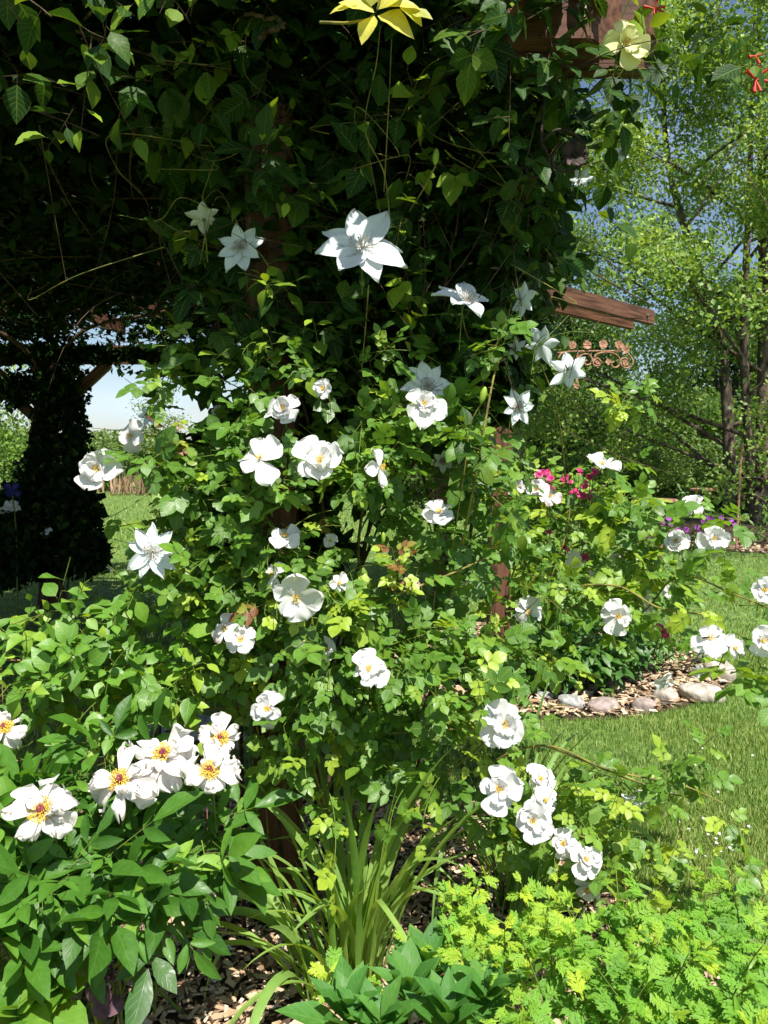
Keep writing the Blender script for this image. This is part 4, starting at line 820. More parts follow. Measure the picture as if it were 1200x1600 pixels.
rose_foliage(rose1, C1, 330, size=.076, tintb=.33, gaps=GAPS)
C1b = [(830, 1180, 60, 35, 2.0, .10), (850, 1265, 55, 55, 1.98, .1), (900, 1195, 50, 22, 1.95, .08), (960, 1215, 40, 16, 1.92, .06, .7), (930, 1290, 60, 30, 1.9, .08), (1065, 1205, 45, 22, 1.85, .06, .8), (1090, 1250, 40, 22, 1.82, .06, .8), (770, 1290, 50, 40, 2.05, .1), (985, 1375, 70, 34, 1.8, .1), (1040, 1400, 100, 38, 1.72, .1), (1110, 1390, 50, 34, 1.7, .1), (930, 1420, 60, 30, 1.75, .08), (1060, 1300, 26, 30, 1.82, .04, .5)]
rose_foliage(rose1, C1b, 300, young=.2, tintb=.40, L=.12, size=.064, pocket=False)
C2 = [(860, 800, 70, 50, 2.95, .2), (930, 780, 70, 50, 2.9, .2), (900, 850, 100, 60, 2.8, .2), (1000, 850, 90, 55, 2.75, .18), (1060, 830, 50, 40, 2.7, .15, .7), (960, 930, 110, 50, 2.7, .18), (1060, 900, 60, 45, 2.65, .15), (840, 930, 70, 50, 2.7, .18), (860, 1010, 60, 40, 2.75, .15, .7), (1000, 755, 45, 34, 2.7, .1, .8), (1185, 810, 30, 40, 2.3, .12), (1130, 940, 40, 20, 2.4, .1, .6), (1185, 1025, 40, 28, 2.15, .1), (1192, 1075, 26, 26, 2.1, .08, .6), (1010, 985, 70, 18, 2.6, .1, .4)]
rose_foliage(rose2, C2, 190, tintb=.42, young=.2, size=.092)
rose_foliage(rose2, [(960, 645, 32, 20, 2.7, .05), (990, 618, 24, 12, 2.7, .04), (975, 690, 30, 10, 2.7, .05)], 300, tintb=.4, size=.085, L=.05, per=4, name='spray_foliage')
def canes(parent, lst, mat='cane', thorn=True):
    for pts, r in lst:
        m = MB(); P = spline([at(*p) for p in pts], 40); tubes(m, P[None], r, r * .55, 7)
        if thorn:
            n = 34; i = rng.integers(1, 38, n); p = P[i]; dd = norm(np.cross(norm(P[i + 1] - P[i]), rdir(n))); tubes(m, np.stack([p, p + dd * r * 1.6, p + dd * r * 2.4 - [0, 0, .002]], 1), r * .35, .0002, 4)
        m.build('cane', M[mat], parent)
canes(rose1, [([(560, 1480, 2.25), (540, 1000, 2.3), (500, 960, 2.15), (600, 935, 2.0), (720, 890, 2.05), (800, 850, 2.2)], .0045), ([(530, 1330, 2.2), (490, 1200, 2.05), (465, 1100, 2.0), (470, 1040, 2.0)], .0045), ([(700, 960, 2.2), (740, 760, 2.05), (758, 660, 2.02), (775, 575, 2.05), (790, 560, 2.1)], .0040), ([(560, 1450, 2.3), (575, 1000, 2.35), (560, 850, 2.3), (590, 700, 2.3)], .007), ([(520, 1450, 2.3), (600, 1100, 2.35), (610, 900, 2.35), (640, 760, 2.3)], .006), ([(700, 1300, 2.1), (760, 1200, 2.1), (850, 1165, 1.98), (950, 1205, 1.88), (1040, 1245, 1.85), (1070, 1320, 1.82), (1095, 1370, 1.8)], .0038), ([(850, 1165, 1.98), (960, 1205, 1.87), (1060, 1225, 1.82), (1130, 1255, 1.8)], .003), ([(560, 1400, 2.2), (640, 1260, 2.1), (760, 1150, 2.0), (620, 1145, 2.0), (540, 1155, 2.0)], .003), ([(690, 1420, 2.1), (800, 1330, 2.0), (880, 1300, 1.86), (960, 1340, 1.8), (980, 1400, 1.8)], .0035), ([(430, 1440, 2.2), (410, 1200, 2.12), (395, 1110, 2.05), (360, 1030, 2.0)], .004)])
canes(rose2, [([(785, 1110, 3.9), (760, 980, 3.2), (800, 1020, 2.8), (870, 930, 2.6), (960, 915, 2.5), (1030, 950, 2.4), (1100, 960, 2.35)], .005), ([(780, 1120, 3.9), (800, 900, 3.1), (860, 890, 2.7), (885, 830, 2.65), (892, 780, 2.7)], .004), ([(790, 1120, 3.9), (830, 1000, 2.9), (960, 920, 2.6), (1070, 900, 2.6), (1085, 850, 2.55), (1090, 820, 2.5)], .004), ([(800, 1120, 3.9), (900, 1010, 2.8), (1000, 960, 2.6), (1060, 900, 2.45), (1150, 930, 2.3), (1200, 950, 2.2)], .004), ([(880, 800, 2.8), (945, 760, 2.7), (975, 690, 2.7), (984, 622, 2.7)], .0028), ([(800, 1110, 4.0), (806, 1040, 3.4), (830, 900, 3.0), (810, 830, 2.9)], .005), ([(885, 760, 2.6), (870, 640, 2.4), (835, 545, 2.3), (800, 440, 2.2)], .003)])
# red-tipped young shoot in the middle
def youngshoot(px0, py0, px1, py1, Y):
    P = spline([at(px0, py0, Y + .05), at((px0 + px1) / 2 + 3, (py0 + py1) / 2, Y), at(px1, py1, Y - .02)], 10)[None]; m = MB(); tw = MB(); tubes(tw, P, .002, .001, 5); pos, dr, nr, ts = leafspots(P, 8); compound(m, 'rose', pos, dr, nr, np.full(8, .05), np.array([.9, .97, .88, .95, .98, .86, .96, 1.]), 2, tw, minclear=False); o = m.build('young_shoot', M['rose_leaf'], rose1); tw.build('shoot_stem', M['brown'], o)
youngshoot(622, 925, 612, 855, 1.95); youngshoot(618, 940, 632, 880, 1.97); youngshoot(268, 720, 258, 668, 2.02)
# ================================================================== UPPER CLIMBER (shade) : broad leaves
cv_ = [(850, 150, 26, 50, 1.93, .03), (810, 10, 30, 24, 1.86, .04), (800, 40, 36, 26, 1.88, .05), (770, 60, 40, 26, 1.92, .05), (420, 60, 60, 60, 2.2, .1), (430, 200, 60, 80, 2.25, .1), (425, 330, 60, 80, 2.2, .1), (425, 440, 60, 60, 2.2, .1), (700, 40, 70, 50, 2.05, .08), (600, 50, 60, 50, 2.1, .1), (760, 70, 50, 40, 2.05, .08), (300, 150, 110, 90, 2.45, .22), (420, 90, 110, 80, 2.35, .22), (560, 120, 120, 90, 2.4, .25), (700, 120, 110, 90, 2.45, .25), (820, 150, 90, 80, 2.35, .2), (430, 240, 130, 90, 2.55, .25), (600, 260, 120, 100, 2.45, .25), (750, 270, 110, 90, 2.5, .25), (850, 260, 60, 90, 2.35, .18), (420, 380, 100, 80, 2.5, .22), (560, 400, 130, 90, 2.5, .22), (700, 400, 110, 90, 2.5, .22), (810, 400, 60, 80, 2.45, .18), (400, 490, 80, 70, 2.35, .18), (470, 560, 110, 60, 2.35, .18), (600, 520, 120, 70, 2.4, .2), (740, 520, 100, 60, 2.4, .18), (330, 560, 70, 50, 2.4, .15), (820, 500, 40, 40, 2.45, .12, .6)]
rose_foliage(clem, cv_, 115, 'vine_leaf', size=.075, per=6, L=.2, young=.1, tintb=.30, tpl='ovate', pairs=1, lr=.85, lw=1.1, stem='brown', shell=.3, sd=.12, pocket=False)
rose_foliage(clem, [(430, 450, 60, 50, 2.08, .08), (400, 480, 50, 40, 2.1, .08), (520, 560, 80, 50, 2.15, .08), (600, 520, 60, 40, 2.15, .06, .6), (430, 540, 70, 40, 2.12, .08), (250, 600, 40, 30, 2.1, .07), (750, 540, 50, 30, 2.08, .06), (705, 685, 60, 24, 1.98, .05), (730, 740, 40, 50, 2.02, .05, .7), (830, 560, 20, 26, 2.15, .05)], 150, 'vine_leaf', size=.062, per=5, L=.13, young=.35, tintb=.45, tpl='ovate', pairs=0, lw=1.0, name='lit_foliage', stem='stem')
# fallback: vine core filling the middle of the climber
m = MB(); cl = [(520, 300, 260, 230, 2.72, .18, 3), (620, 560, 230, 150, 2.6, .15, 1.6), (430, 760, 170, 150, 2.5, .12, 1), (820, 250, 60, 180, 2.6, .15, .8), (330, 120, 160, 110, 2.75, .2, 1)]
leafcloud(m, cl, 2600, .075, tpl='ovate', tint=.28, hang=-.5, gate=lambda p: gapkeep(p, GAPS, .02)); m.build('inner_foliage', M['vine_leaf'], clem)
tw = MB(); 
for (a, b, c_, d_) in [((440, 1450, 2.5), (700, 1000, 2.5), (640, 600, 2.5), (700, 200, 2.45)), ((470, 1450, 2.55), (560, 900, 2.5), (560, 500, 2.45), (420, 60, 2.4)), ((520, 1450, 2.4), (545, 1000, 2.4), (700, 480, 2.35), (740, 260, 2.3)), ((500, 1450, 2.5), (530, 1000, 2.45), (740, 560, 2.3), (800, 420, 2.3)), ((600, 1400, 2.5), (735, 800, 2.5), (760, 560, 2.4), (850, 130, 2.3)), ((480, 1450, 2.4), (500, 900, 2.4), (420, 500, 2.4), (280, 180, 2.35)), ((400, 60, 2.0), (430, 20, 2.0), (380, -10, 2.0), (330, -60, 2.1)), ((450, 1455, 2.35), (430, 1250, 2.2), (410, 1000, 2.3), (480, 700, 2.4))]:
    P = spline([at(*a), at(*b), at(*c_), at(*d_)], 40); P += np.cumsum(rng.normal(size=P.shape) * .004, 0); s_ = MB(); tubes(s_, P[None], .007 + .004 * rng.random(), .003, 6); s_.build('vine_stem', M['brown'], clem)
n = 110; st = at(600, 300, 2.25) + rng.normal(size=(n, 3)) * [.45, .1, .45]; tubes(tw, shoots(st, norm(rdir(n) * [1, .4, 1] + [0, 0, .2]), .35, .15, 12, .12), .0016, .0007, 4)
tw.build('twigs', M['brown'], clem)
# stems that carry the two main clematis blooms and the buds
tw = MB()
for pts in ([(576, 445, 2.0), (572, 500, 2.03), (565, 580, 2.1)], [(610, 350, 2.08), (600, 270, 2.0), (570, 200, 2.0), (588, 100, 2.0), (594, 40, 1.98)], [(600, 300, 2.05), (608, 150, 1.98), (612, 60, 1.95)], [(681, 258, 1.95), (665, 290, 1.98), (640, 330, 2.05)], [(755, 625, 2.0), (735, 665, 2.02), (725, 740, 2.05), (700, 900, 2.15)], [(0, 0, 0)]):
    if len(pts) > 1: tubes(tw, spline([at(*p) for p in pts], 20)[None], .0020, .0014, 5)
for k in range(22):
    a = np.array([rng.uniform(250, 850), rng.uniform(60, 560)]); P = [at(a[0], a[1], 2.12)];
    for j in range(3): a = a + rng.normal(size=2) * [45, 45]; P.append(at(a[0], a[1], 2.1 + rng.normal() * .04))
    tubes(tw, spline(P, 20)[None], .0016, .0008, 4)
tw.build('tendril', M['cane'], clem)
# ================================================================== TRUMPET VINE AT THE TOP (hanging, partly lit)
tv = thing('honeysuckle', 'honeysuckle with coral red flowers hanging from the upper right roof edge', 'honeysuckle', loc=(.7, 2.2, 0))
rose_foliage(tv, [(1005, -45, 60, 34, 2.02, .1, 2), (930, 150, 60, 40, 2.08, .10), (880, 120, 50, 40, 2.08, .08), (990, 170, 50, 50, 2.12, .1), (960, 250, 45, 50, 2.2, .1), (900, 200, 60, 40, 2.15, .1), (1060, 60, 60, 50, 2.0, .1), (1120, 30, 60, 40, 1.95, .1), (1060, 110, 50, 40, 2.05, .1, .7), (1130, 105, 50, 28, 1.98, .08, .7), (930, 310, 40, 36, 2.25, .1), (900, 50, 0, 0, 2, 0)][:11], 130, 'vine_leaf', size=.072, per=5, L=.15, young=.25, tintb=.42, tpl='ovate', pairs=0, lw=1.15)  # first clump is added above the frame to shade the rear beam
rose_foliage(tv, [(890, 370, 30, 50, 3.3, .2), (860, 400, 36, 36, 3.2, .2), (900, 400, 26, 20, 3.4, .2)], 90, 'vine_leaf', size=.07, per=7, L=.2, young=.3, tintb=.5, tpl='lance', pairs=2, name='pinnate_foliage')
def trumpet(px, py, Y, n=9, L=.034):
    c_ = at(px, py, Y); o_ = MB()
    for k in range(n):
        d = norm(np.array([rng.normal(), rng.normal() * .5 - .3, rng.normal() - .1])); P = spline([c_, c_ + d * L * .6, c_ + d * L + [0, 0, -.002]], 8); tubes(o_, P[None], .0018, .004, 7, .1); tubes(o_, P[None, ::-1] , .0039, .0016, 7, .5)
    o_.build('coral_flower', M['red_petal'], tv)
trumpet(1180, 124, 2.0); trumpet(1022, 14, 2.1, 7, .028); trumpet(1180, 88, 2.05, 3, .02)
fv = thing('trailing_vine', 'leafy vine trailing from the roof at the upper left, partly sunlit', 'vine', loc=(-1.2, 2.0, 2.75))
rose_foliage(fv, [(150, 35, 110, 30, 1.76, .05, 1.5), (60, 60, 60, 36, 1.74, .05, 1.5), (135, 95, 60, 34, 1.78, .05, 1.5), (250, 30, 70, 26, 1.78, .05, 1.2), (330, 35, 60, 26, 1.78, .05), (95, 20, 60, 20, 1.72, .05), (260, 110, 50, 36, 2.05, .08), (120, 150, 26, 26, 2.02, .05), (300, 210, 50, 30, 2.15, .07), (370, 180, 40, 30, 2.15, .06), (275, 240, 36, 30, 2.2, .06), (20, 20, 40, 40, 1.72, .05, 1.5), (440, 30, 60, 40, 2.0, .08), (380, 100, 60, 50, 2.1, .08, .6), (600, 150, 70, 50, 2.1, .07, .5), (640, 190, 60, 40, 2.1, .06, .5), (580, 250, 60, 30, 2.15, .05, .5), (840, 60, 40, 50, 2.0, .06), (760, 90, 60, 50, 2.12, .07, .8), (720, 330, 60, 40, 2.15, .06, .5), (470, 180, 60, 60, 2.15, .07, .5), (430, 180, 36, 36, 2.16, .05, 1.2), (432, 260, 36, 40, 2.16, .05, 1.2), (428, 335, 30, 40, 2.16, .05)], 80, 'vine_leaf', size=.078, per=5, L=.16, young=.3, tintb=.42, tpl='ovate', pairs=0, lw=1.05, stem='brown')
m = MB(); tw = MB(); c_ = at(588, 18, 1.5); tubes(tw, spline([at(500, 35, 1.56), at(550, 35, 1.52), c_, at(600, -60, 1.5)], 14)[None], .003, .002, 5)
for px, py, dx, dz, L, tn in [(585, 25, -.4, -.8, .065, .95), (590, 25, .9, -.35, .085, 1), (585, 20, -.9, .25, .075, .8), (590, 15, .6, .5, .07, .6), (600, 12, 1, .1, .075, .55), (560, 8, -.8, -.1, .06, .7), (625, 10, .7, -.5, .06, .3), (580, 10, .1, .9, .06, .4), (640, 20, .8, -.2, .05, .2)]:
    place(m, 'ovate', at(px, py, 1.5)[None], np.array([[dx, -.15, dz]]), norm(np.array([[.1 * rng.normal(), -.75, .65]])), L * .92, tn * .9, .2, 1.15)
m.build('yellow_leaves', M['yellow_leaf'], fv); tw.build('twig', M['cane'], fv)
# ================================================================== VINE ON THE LOW FENCE (lower left)
lf = thing('fence_vine', 'bright green vine sprawling over a low wire fence at left', 'vine', loc=(-.95, 2.05, 0))
rose_foliage(lf, [(50, 1030, 90, 42, 2.05, .14), (150, 1015, 100, 45, 2.08, .14), (250, 1000, 90, 45, 2.1, .14), (120, 1060, 120, 50, 2.0, .14), (300, 960, 40, 40, 2.1, .1), (20, 1070, 60, 50, 1.98, .12), (185, 935, 26, 20, 2.0, .05, .9), (205, 915, 24, 18, 2.0, .04, .9), (100, 955, 30, 14, 2.02, .05), (200, 1060, 70, 40, 2.0, .12), (280, 1040, 60, 34, 2.05, .1, .7), (150, 1110, 80, 30, 1.95, .1)], 430, 'bright_leaf', size=.06, per=5, L=.12, young=.2, tintb=.38, tpl='ovate', pairs=0, lw=1.02, droop=.1, pocket=False)
m = MB(); tubes(m, spline([at(20, 975, 2.0), at(60, 962, 1.98), at(100, 955, 1.98), at(130, 990, 2.0)], 16)[None], .0018, .001, 4); tubes(m, spline([at(120, 1050, 2.1), at(200, 980, 2.0), at(260, 925, 1.95), at(300, 880, 2.0)], 16)[None], .003, .0015, 5); m.build('runner', M['cane'], lf)
wfence = thing('wire_fence', 'low rusty wire fence buried in the bright green vine', 'fence', loc=(-1.0, 2.1, 0)); m = MB(); zt_ = at(0, 1030, 2.12)[2]
for z in (zt_, zt_ - .15, zt_ - .3): tubes(m, np.array([[-1.6, 2.14, z], [-1.0, 2.14, z - .01], [-.42, 2.14, z]])[None], .0025, .0025, 5)
for k in range(13): x = -1.6 + k * .098; tubes(m, np.array([[x, 2.145, 0], [x, 2.145, zt_]])[None], .0015, .0015, 4)
m.build('wire_mesh', M['rust'], wfence); m = MB(); tubes(m, np.array([[-.42, 2.15, 0], [-.42, 2.15, zt_ + .05]])[None], .008, .008, 6); m.build('post', M['iron'], wfence)
# ================================================================== PEONY LEAVES
rose_foliage(peo, [(150, 1260, 130, 50, 1.78, .12), (40, 1270, 90, 50, 1.72, .1), (60, 1350, 100, 60, 1.62, .12), (180, 1350, 130, 60, 1.65, .12), (285, 1325, 45, 45, 1.74, .1), (205, 1405, 75, 40, 1.62, .1), (50, 1420, 80, 50, 1.56, .1), (110, 1470, 70, 26, 1.55, .08, .6), (330, 1280, 34, 34, 1.75, .08), (0, 1500, 50, 50, 1.5, .1), (120, 1190, 70, 24, 1.85, .06, .7), (210, 1190, 50, 20, 1.85, .06, .7)], 240, 'peony_leaf', size=.15, per=5, L=.08, young=.06, tintb=.29, tpl='ellip', pairs=1, lr=.66, lw=.78, droop=.2, seedred=0, sd=.15, pocket=False)
m = MB(); n = 26; st = np.tile([-.75, 1.8, 0.], (n, 1)) + rng.normal(size=(n, 3)) * [.12, .06, 0]; en = np.stack([rng.uniform(-1.05, -.35, n), rng.uniform(1.55, 1.8, n), rng.uniform(.45, .72, n)], 1)
tubes(m, np.stack([st, st * .55 + en * .45 + [0, 0, .08], en], 1), .0045, .003, 6); m.build('stem', M['stem'], peo)
# ================================================================== STRAP LEAVES (daylily, iris)
def straps(name, label, x, y, n, L, wd, spread, mat='daylily', cat='daylily', tint=.42, only=None, group=None, lean=(0, 0)):
    t = thing(name, label, cat, group, loc=(x, y, 0)); m = MB(); K = 16
    for i in range(n):
        a = rng.random() * 6.28 if only is None else only[0] + (only[1] - only[0]) * rng.random(); el = rng.random() ** .7; l = L * (.6 + .5 * rng.random()); s = np.linspace(0, 1, K)
        th = (1.5 - .35 * el * spread) - (s ** 1.6) * (.25 + 2.0 * el * spread * rng.random() + .7 * el * spread)
        if rng.random() < .22: th = th - (s > (.45 + .3 * rng.random())) * 1.1
        th = np.maximum(th, -1.35)
        ds = l / (K - 1); r = np.concatenate([[0], np.cumsum(np.cos(th[:-1]) * ds)]) + .01; z = np.concatenate([[0], np.cumsum(np.sin(th[:-1]) * ds)])
        z = np.maximum(z, .01 + .004 * rng.random())
        dirv = np.array([math.cos(a), math.sin(a), 0]); sd = np.array([-math.sin(a), math.cos(a), 0]); b = np.array([x, y, 0]) + rng.normal(size=3) * [.025, .025, 0] + dirv * .015
        tw_ = rng.normal() * .6; C = b + r[:, None] * (dirv + sd * tw_ * .25 * s[:, None] + np.array([*lean, 0]) * s[:, None]) + np.outer(z, [0, 0, 1.])
        tg = norm(np.gradient(C, axis=0)); nrm = norm(np.cross(sd[None], tg)); wv = wd * (.75 + .5 * rng.random()) * (.75 + .25 * np.sin(s * 3.1)) * np.clip((1 - s) * 3.5, 0, 1) ** .8 + .0002
        ang = tw_ * s * 1.2; sv = sd[None] * np.cos(ang)[:, None] + nrm * np.sin(ang)[:, None]; nv = np.cross(tg, sv)
        P = np.stack([C - sv * wv[:, None] + nv * (wv * .35)[:, None], C, C + sv * wv[:, None] + nv * (wv * .35)[:, None]], 1).reshape(-1, 3)
        i_ = np.arange(K - 1)[:, None] * 3; q = np.concatenate([i_ + [0, 1, 4, 3], i_ + [1, 2, 5, 4]]); uv = np.stack([np.tile([-1, 0, 1], K), np.repeat(s * .1, 3)], 1)
        m.add(P, [q], np.clip(tint + .14 * rng.normal(), 0, .95), uv)
    m.build('blades', M[mat], t); return t
straps('daylily', 'daylily clump of long arching strap leaves in front of the post', -.07, 2.02, 52, .74, .0095, .6, tint=.62)
straps('daylily', 'loose daylily fan with low blades over the wood chips', -.15, 1.93, 22, .66, .0105, 1.5, only=(2.2, 4.4), group=None, tint=.5)
straps('daylily', 'shaded strap leaves under the lower right roses', .42, 2.35, 60, .75, .008, .9, tint=.3)
straps('iris', 'broad pale iris blades leaning right over the lawn', .36, 2.12, 22, .72, .011, 1.0, only=(-.5, .7), cat='iris', tint=.4)
# ================================================================== DAISY, MUGWORT and small plants in the foreground
def rosette(name, label, px, py, Y, n, L, wd=1.0, mat='broad_leaf', tpl='ellip', up=.8, cat='plant', group=None, tint=.45):
    c_ = at(px, py, Y); t = thing(name, label, cat, group, loc=(c_[0], c_[1], 0)); m = MB(); s = MB(); a = np.arange(n) * 2.4 + rng.random() * 6; k = np.linspace(0, 1, n)
    d = norm(np.stack([np.cos(a), np.sin(a), up + 1.4 * k - .4], 1)); st = np.tile(c_, (n, 1)) + np.outer(k * .06 - .04, [0, 0, 1.])
    place(m, tpl, st, d, norm(np.stack([-np.cos(a) * .6, -np.sin(a) * .6 - .2, np.ones(n)], 1)), L * (1.1 - .45 * k) * (.85 + .3 * rng.random(n)), np.clip(tint + .1 * rng.normal(size=n), 0, .9), .25, wd, .03)
    tubes(s, np.array([[c_[0], c_[1], 0], c_ - [0, 0, .02], c_ + [0, 0, .02]])[None], .004, .003, 6); m.build('leaves', M[mat], t); s.build('stem', M['stem'], t)
G = 'broad leaved daisy plants in the foreground'
for a in ((640, 1560, 1.50, 'daisy plant with the tallest upright dark leaves at bottom centre'), (545, 1590, 1.45, 'daisy plant at the bottom edge beside the wood chips'), (700, 1600, 1.4, 'daisy plant at the bottom edge among yellow mugwort'), (595, 1610, 1.42, 'daisy plant lowest in the middle of the bottom edge'), (760, 1570, 1.45, 'daisy plant nearest the bright mugwort on the right'), (670, 1520, 1.6, 'daisy plant just behind the tallest one')):
    rosette('daisy_plant', a[3], a[0], a[1], a[2], 13, .125, .85, group=G, up=1.2)
for a in ((25, 1590, 1.42, 'broad leaved seedling in the bottom left corner'), (75, 1560, 1.5, 'yellowing broad leaved seedling right of the corner one')): rosette('seedling', a[3], a[0], a[1], a[2], 11, .10, 1.3, 'peony_leaf', 'ovate', .4, group='seedlings in the bottom left corner', tint=.55)
def feather(parent, clumps, dens, size, tintb, base_z=0, L=.14, lens=None):
    st, d = clump_pts(clumps, dens, .1); d = norm(d + [0, 0, 1.1]); k = st[:, 2] > .05; st, d = st[k], d[k]; n = len(st); P = shoots(st, d, L * (.6 + .7 * rng.random(n)), .05, 6, .05); m = MB(); tw = MB(); tubes(tw, P, .0018, .001, 4)
    pos, dr, nr, ts = leafspots(P, 7, .1, 1.2, .8); sz = size * (.6 + .6 * rng.random(len(pos))) * (1.15 - .5 * ts); tint = np.clip(tintb + .1 * rng.normal(size=len(pos)) + .25 * ts, 0, .95)
    x = norm(np.cross(dr, nr)); ok = clear(pos); pos, dr, nr, sz, tint, x = pos[ok], dr[ok], nr[ok], sz[ok], tint[ok], x[ok]
    for r in (.25, .45, .65, .82):
        for s_ in (-1, 1):
            dd = norm(dr * .75 + s_ * x * .7 + rng.normal(size=dr.shape) * .1); l = sz * (.46 - .28 * abs(r - .5)); p0 = pos + dr * (sz * r * .9)[:, None]; place(m, 'lance', p0, dd, nr, l, tint, .15, 1.25)
            place(m, 'far', p0 + dd * (l * .4)[:, None], norm(dd + s_ * x * .6 - dr * .3), nr, l * .5, tint, .1, .55); place(m, 'far', p0 + dd * (l * .35)[:, None], norm(dd + dr * .9), nr, l * .5, tint, .1, .55)
    place(m, 'lance', pos, dr, nr, sz, tint, .2, .55); m.build('foliage', M['mugwort'], parent)
    b = P[:, 0].copy(); g0 = b.copy(); g0[:, 2] = 0; g0[:, :2] = g0[:, :2] * .85 + b[:, :2].mean(0) * .15; i = rng.permutation(n)[:max(6, n // 5)]; tubes(tw, np.stack([g0[i], (g0[i] + b[i]) / 2, b[i]], 1), .0025, .0018, 5); tw.build('stem', M['stem'], parent)
mgs = 'feathery mugwort plants at lower right'
mg = thing('mugwort', 'feathery lime green mugwort filling the bottom right corner', 'mugwort', mgs, (.5, 1.35, 0)); feather(mg, [(1000, 1550, 190, 55, 1.3, .12), (1130, 1530, 90, 60, 1.35, .1), (900, 1580, 90, 50, 1.3, .1), (1000, 1500, 120, 36, 1.42, .08), (1110, 1470, 50, 50, 1.42, .06), (1100, 1610, 120, 60, 1.2, .1), (900, 1620, 120, 60, 1.22, .1)], 420, .062, .28)
mg = thing('mugwort', 'golden yellow tipped mugwort beside the daylily', 'mugwort', mgs, (.2, 1.65, 0)); feather(mg, [(720, 1430, 55, 40, 1.72, .07), (770, 1480, 70, 50, 1.62, .08), (830, 1440, 40, 50, 1.65, .06), (690, 1480, 50, 30, 1.65, .05), (850, 1510, 60, 40, 1.5, .06), (545, 1530, 40, 26, 1.6, .04), (800, 1540, 60, 40, 1.5, .08)], 340, .054, .42, L=.10)
ws = thing('flower_stalk', 'small dark purple drooping stalk near the bottom left', 'plant', loc=(*at(160, 1540, 1.5)[:2], 0)); m = MB(); c_ = at(158, 1535, 1.5)
for k in range(26): ball(m, c_ + rng.normal(size=3) * [.014, .012, .012], (.0045, .0045, .006), 6, 5, rng.random())
m.build('flower_head', M['dusk'], ws); m = MB(); place(m, 'ellip', np.array([c_, c_, c_ - [0, 0, .03], c_ - [0, 0, .04]]), np.array([[.3, -.2, -1], [-.5, -.2, -1], [.1, -.3, -1], [.9, -.1, -.3]]), norm(rng.normal(size=(4, 3)) * .3 + [0, -1, .4]), .05, .1, .1, 1.6); m.build('leaves', M['dusk'], ws); m = MB(); tubes(m, spline([(c_[0] + .03, c_[1] + .02, 0), c_ + [.03, 0, .0], c_], 8)[None], .002, .002, 5); m.build('stem', M['brown'], ws)
# ================================================================== RING BED PLANTS
herb('phlox', 'dense dark green leafy phlox behind the left edging stones', [(840, 1040, 60, 44, 4.6, .25), (900, 1035, 60, 44, 4.6, .25), (960, 1030, 50, 44, 4.7, .25), (800, 1050, 40, 50, 4.6, .2), (880, 990, 90, 40, 5.1, .3), (1000, 1010, 40, 40, 5.0, .2), (870, 1062, 60, 24, 4.5, .15), (930, 1050, 50, 26, 4.5, .15)], 240, .085, loc=(.9, 4.7, 0), cat='phlox')
herb('low_herb', 'fine light green ferny plant inside the edging at its right end', [(1060, 1020, 40, 34, 4.95, .2), (1100, 1010, 30, 30, 5.1, .2), (1020, 1030, 26, 30, 4.9, .15)], 150, .05, tint=.6, loc=(1.9, 5.0, 0))
herb('weed', 'single pale leafy seedling between the edging stones', [(948, 1090, 10, 8, 4.35, .04)], 400, .05, tint=.6, loc=(*at(948, 1095, 4.35)[:2], 0), L=.05, per=4)
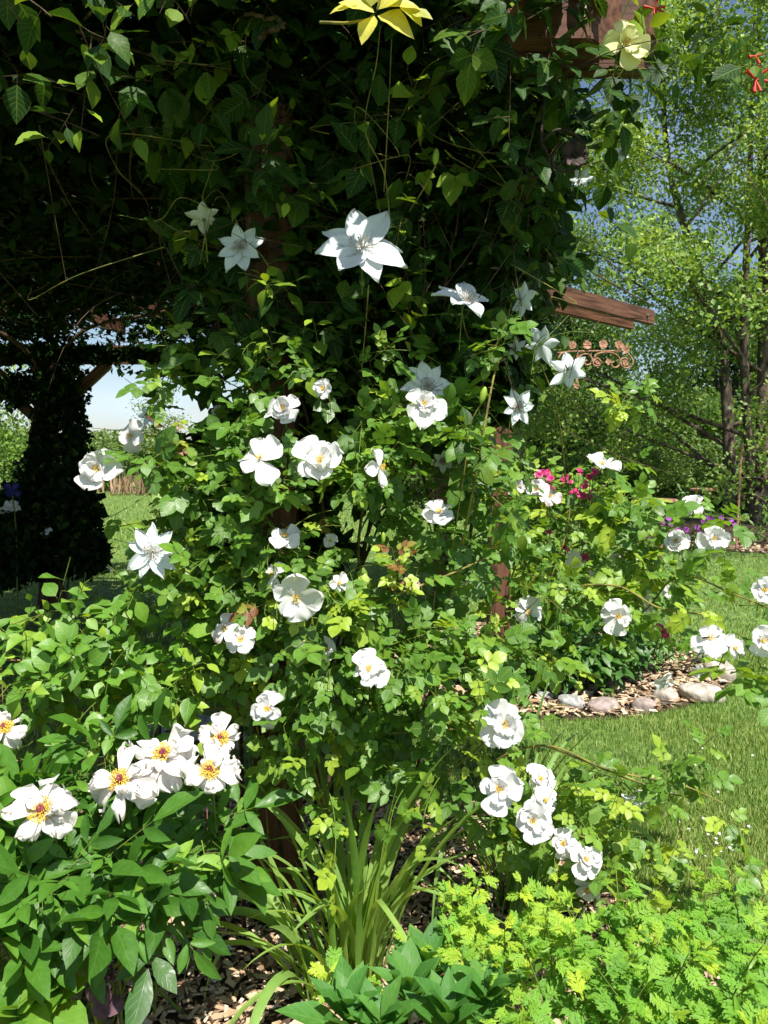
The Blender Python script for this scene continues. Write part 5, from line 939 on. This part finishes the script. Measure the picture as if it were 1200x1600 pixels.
# far bed
herb('border_plant', 'tall glossy green border plant in front of the birch trunks', [(1120, 800, 60, 36, 12.6, .5), (1180, 800, 40, 36, 12.4, .5), (1075, 800, 30, 30, 12.6, .4)], 9, .16, tint=.4, tpl='lance', loc=(5.5, 12.6, 0), L=.4)
herb('border_plant', 'grassy light green border plant beside the far wood chips', [(1150, 845, 60, 24, 11.6, .4), (1190, 830, 30, 36, 11.5, .3)], 10, .15, tint=.6, tpl='lance', loc=(5.8, 11.5, 0), L=.35)
pb = herb('purple_flower_plant', 'low plant dotted with purple flowers at the near edge of the far bed', [(1060, 835, 60, 26, 11.2, .4), (1010, 830, 40, 26, 11.0, .4), (1110, 850, 30, 24, 11, .3)], 9, .12, tint=.4, loc=(4.3, 11.1, 0), L=.3)
for k in range(30):
    px, py = rng.uniform(1005, 1150), rng.uniform(806, 850); m = MB(); c_ = at(px, py, 10.7); Fm = frame((0, -1, .5))
    for j in range(5): petal(m, c_, Fm, j * 1.257, .04, .6, P_ROSE, .2, .2, .1, rng.random(), nu=4, ns=4)
    m.build('purple_bloom', M['purple_petal'], pb)
# more undergrowth under the front roses so that the bed closes
herb('groundcover', 'low shaded greenery on the soil below the climbing rose', [(620, 1350, 120, 40, 2.7, .3), (760, 1330, 90, 50, 2.5, .25), (860, 1380, 60, 40, 2.3, .2), (300, 1180, 80, 30, 3.2, .2)], 40, .06, 'vine_leaf', tint=.3, loc=(.1, 2.6, 0), L=.14)
# ================================================================== FALLEN PETALS
G = 'fallen white petals on the wood chips'
for (px, py, lab) in ((440, 1492, 'largest fallen white petal beside the daylily base'), (348, 1545, 'fallen white petal on the chips right of the peony'), (363, 1499, 'fallen petal at the shade edge below the peony'), (465, 1515, 'fallen petal close right of the largest one'), (500, 1520, 'fallen petal nearest the daylily blades'), (420, 1575, 'fallen petal near the bottom edge on the chips')):
    dep = CAMZ / math.tan(math.atan((py - 800) / F) + PITCH); c_ = at(px, py, dep); c_[2] = .035; m = MB(); petal(m, c_, frame((rng.normal() * .3, rng.normal() * .3, 1)), rng.random() * 6, .034, .5, P_ROSE, .3, .6, .12, .1); o = m.build('fallen_petal', M['white_petal']); me = o.data
    cc = Vector(c_); me.transform(Matrix.Translation(-cc)); o.location = cc; tag(o, lab, 'petal', G)
G = 'fallen petals scattered on the lawn'; m = MB()
for k in range(34):
    px, py = rng.uniform(980, 1190), rng.uniform(1180, 1400); dep = CAMZ / math.tan(math.atan((py - 800) / F) + PITCH); c_ = at(px, py, dep); c_[2] = .045; petal(m, c_, frame((rng.normal() * .5, rng.normal() * .5 - .3, 1)), rng.random() * 6, .013, .5, P_ROSE, .3, .6, .12, .2, nu=5, ns=5)
o = m.build('scattered_petals', M['white_petal']); tag(o, 'tiny white petals and specks lying in the lawn grass', 'petals', kind='stuff')
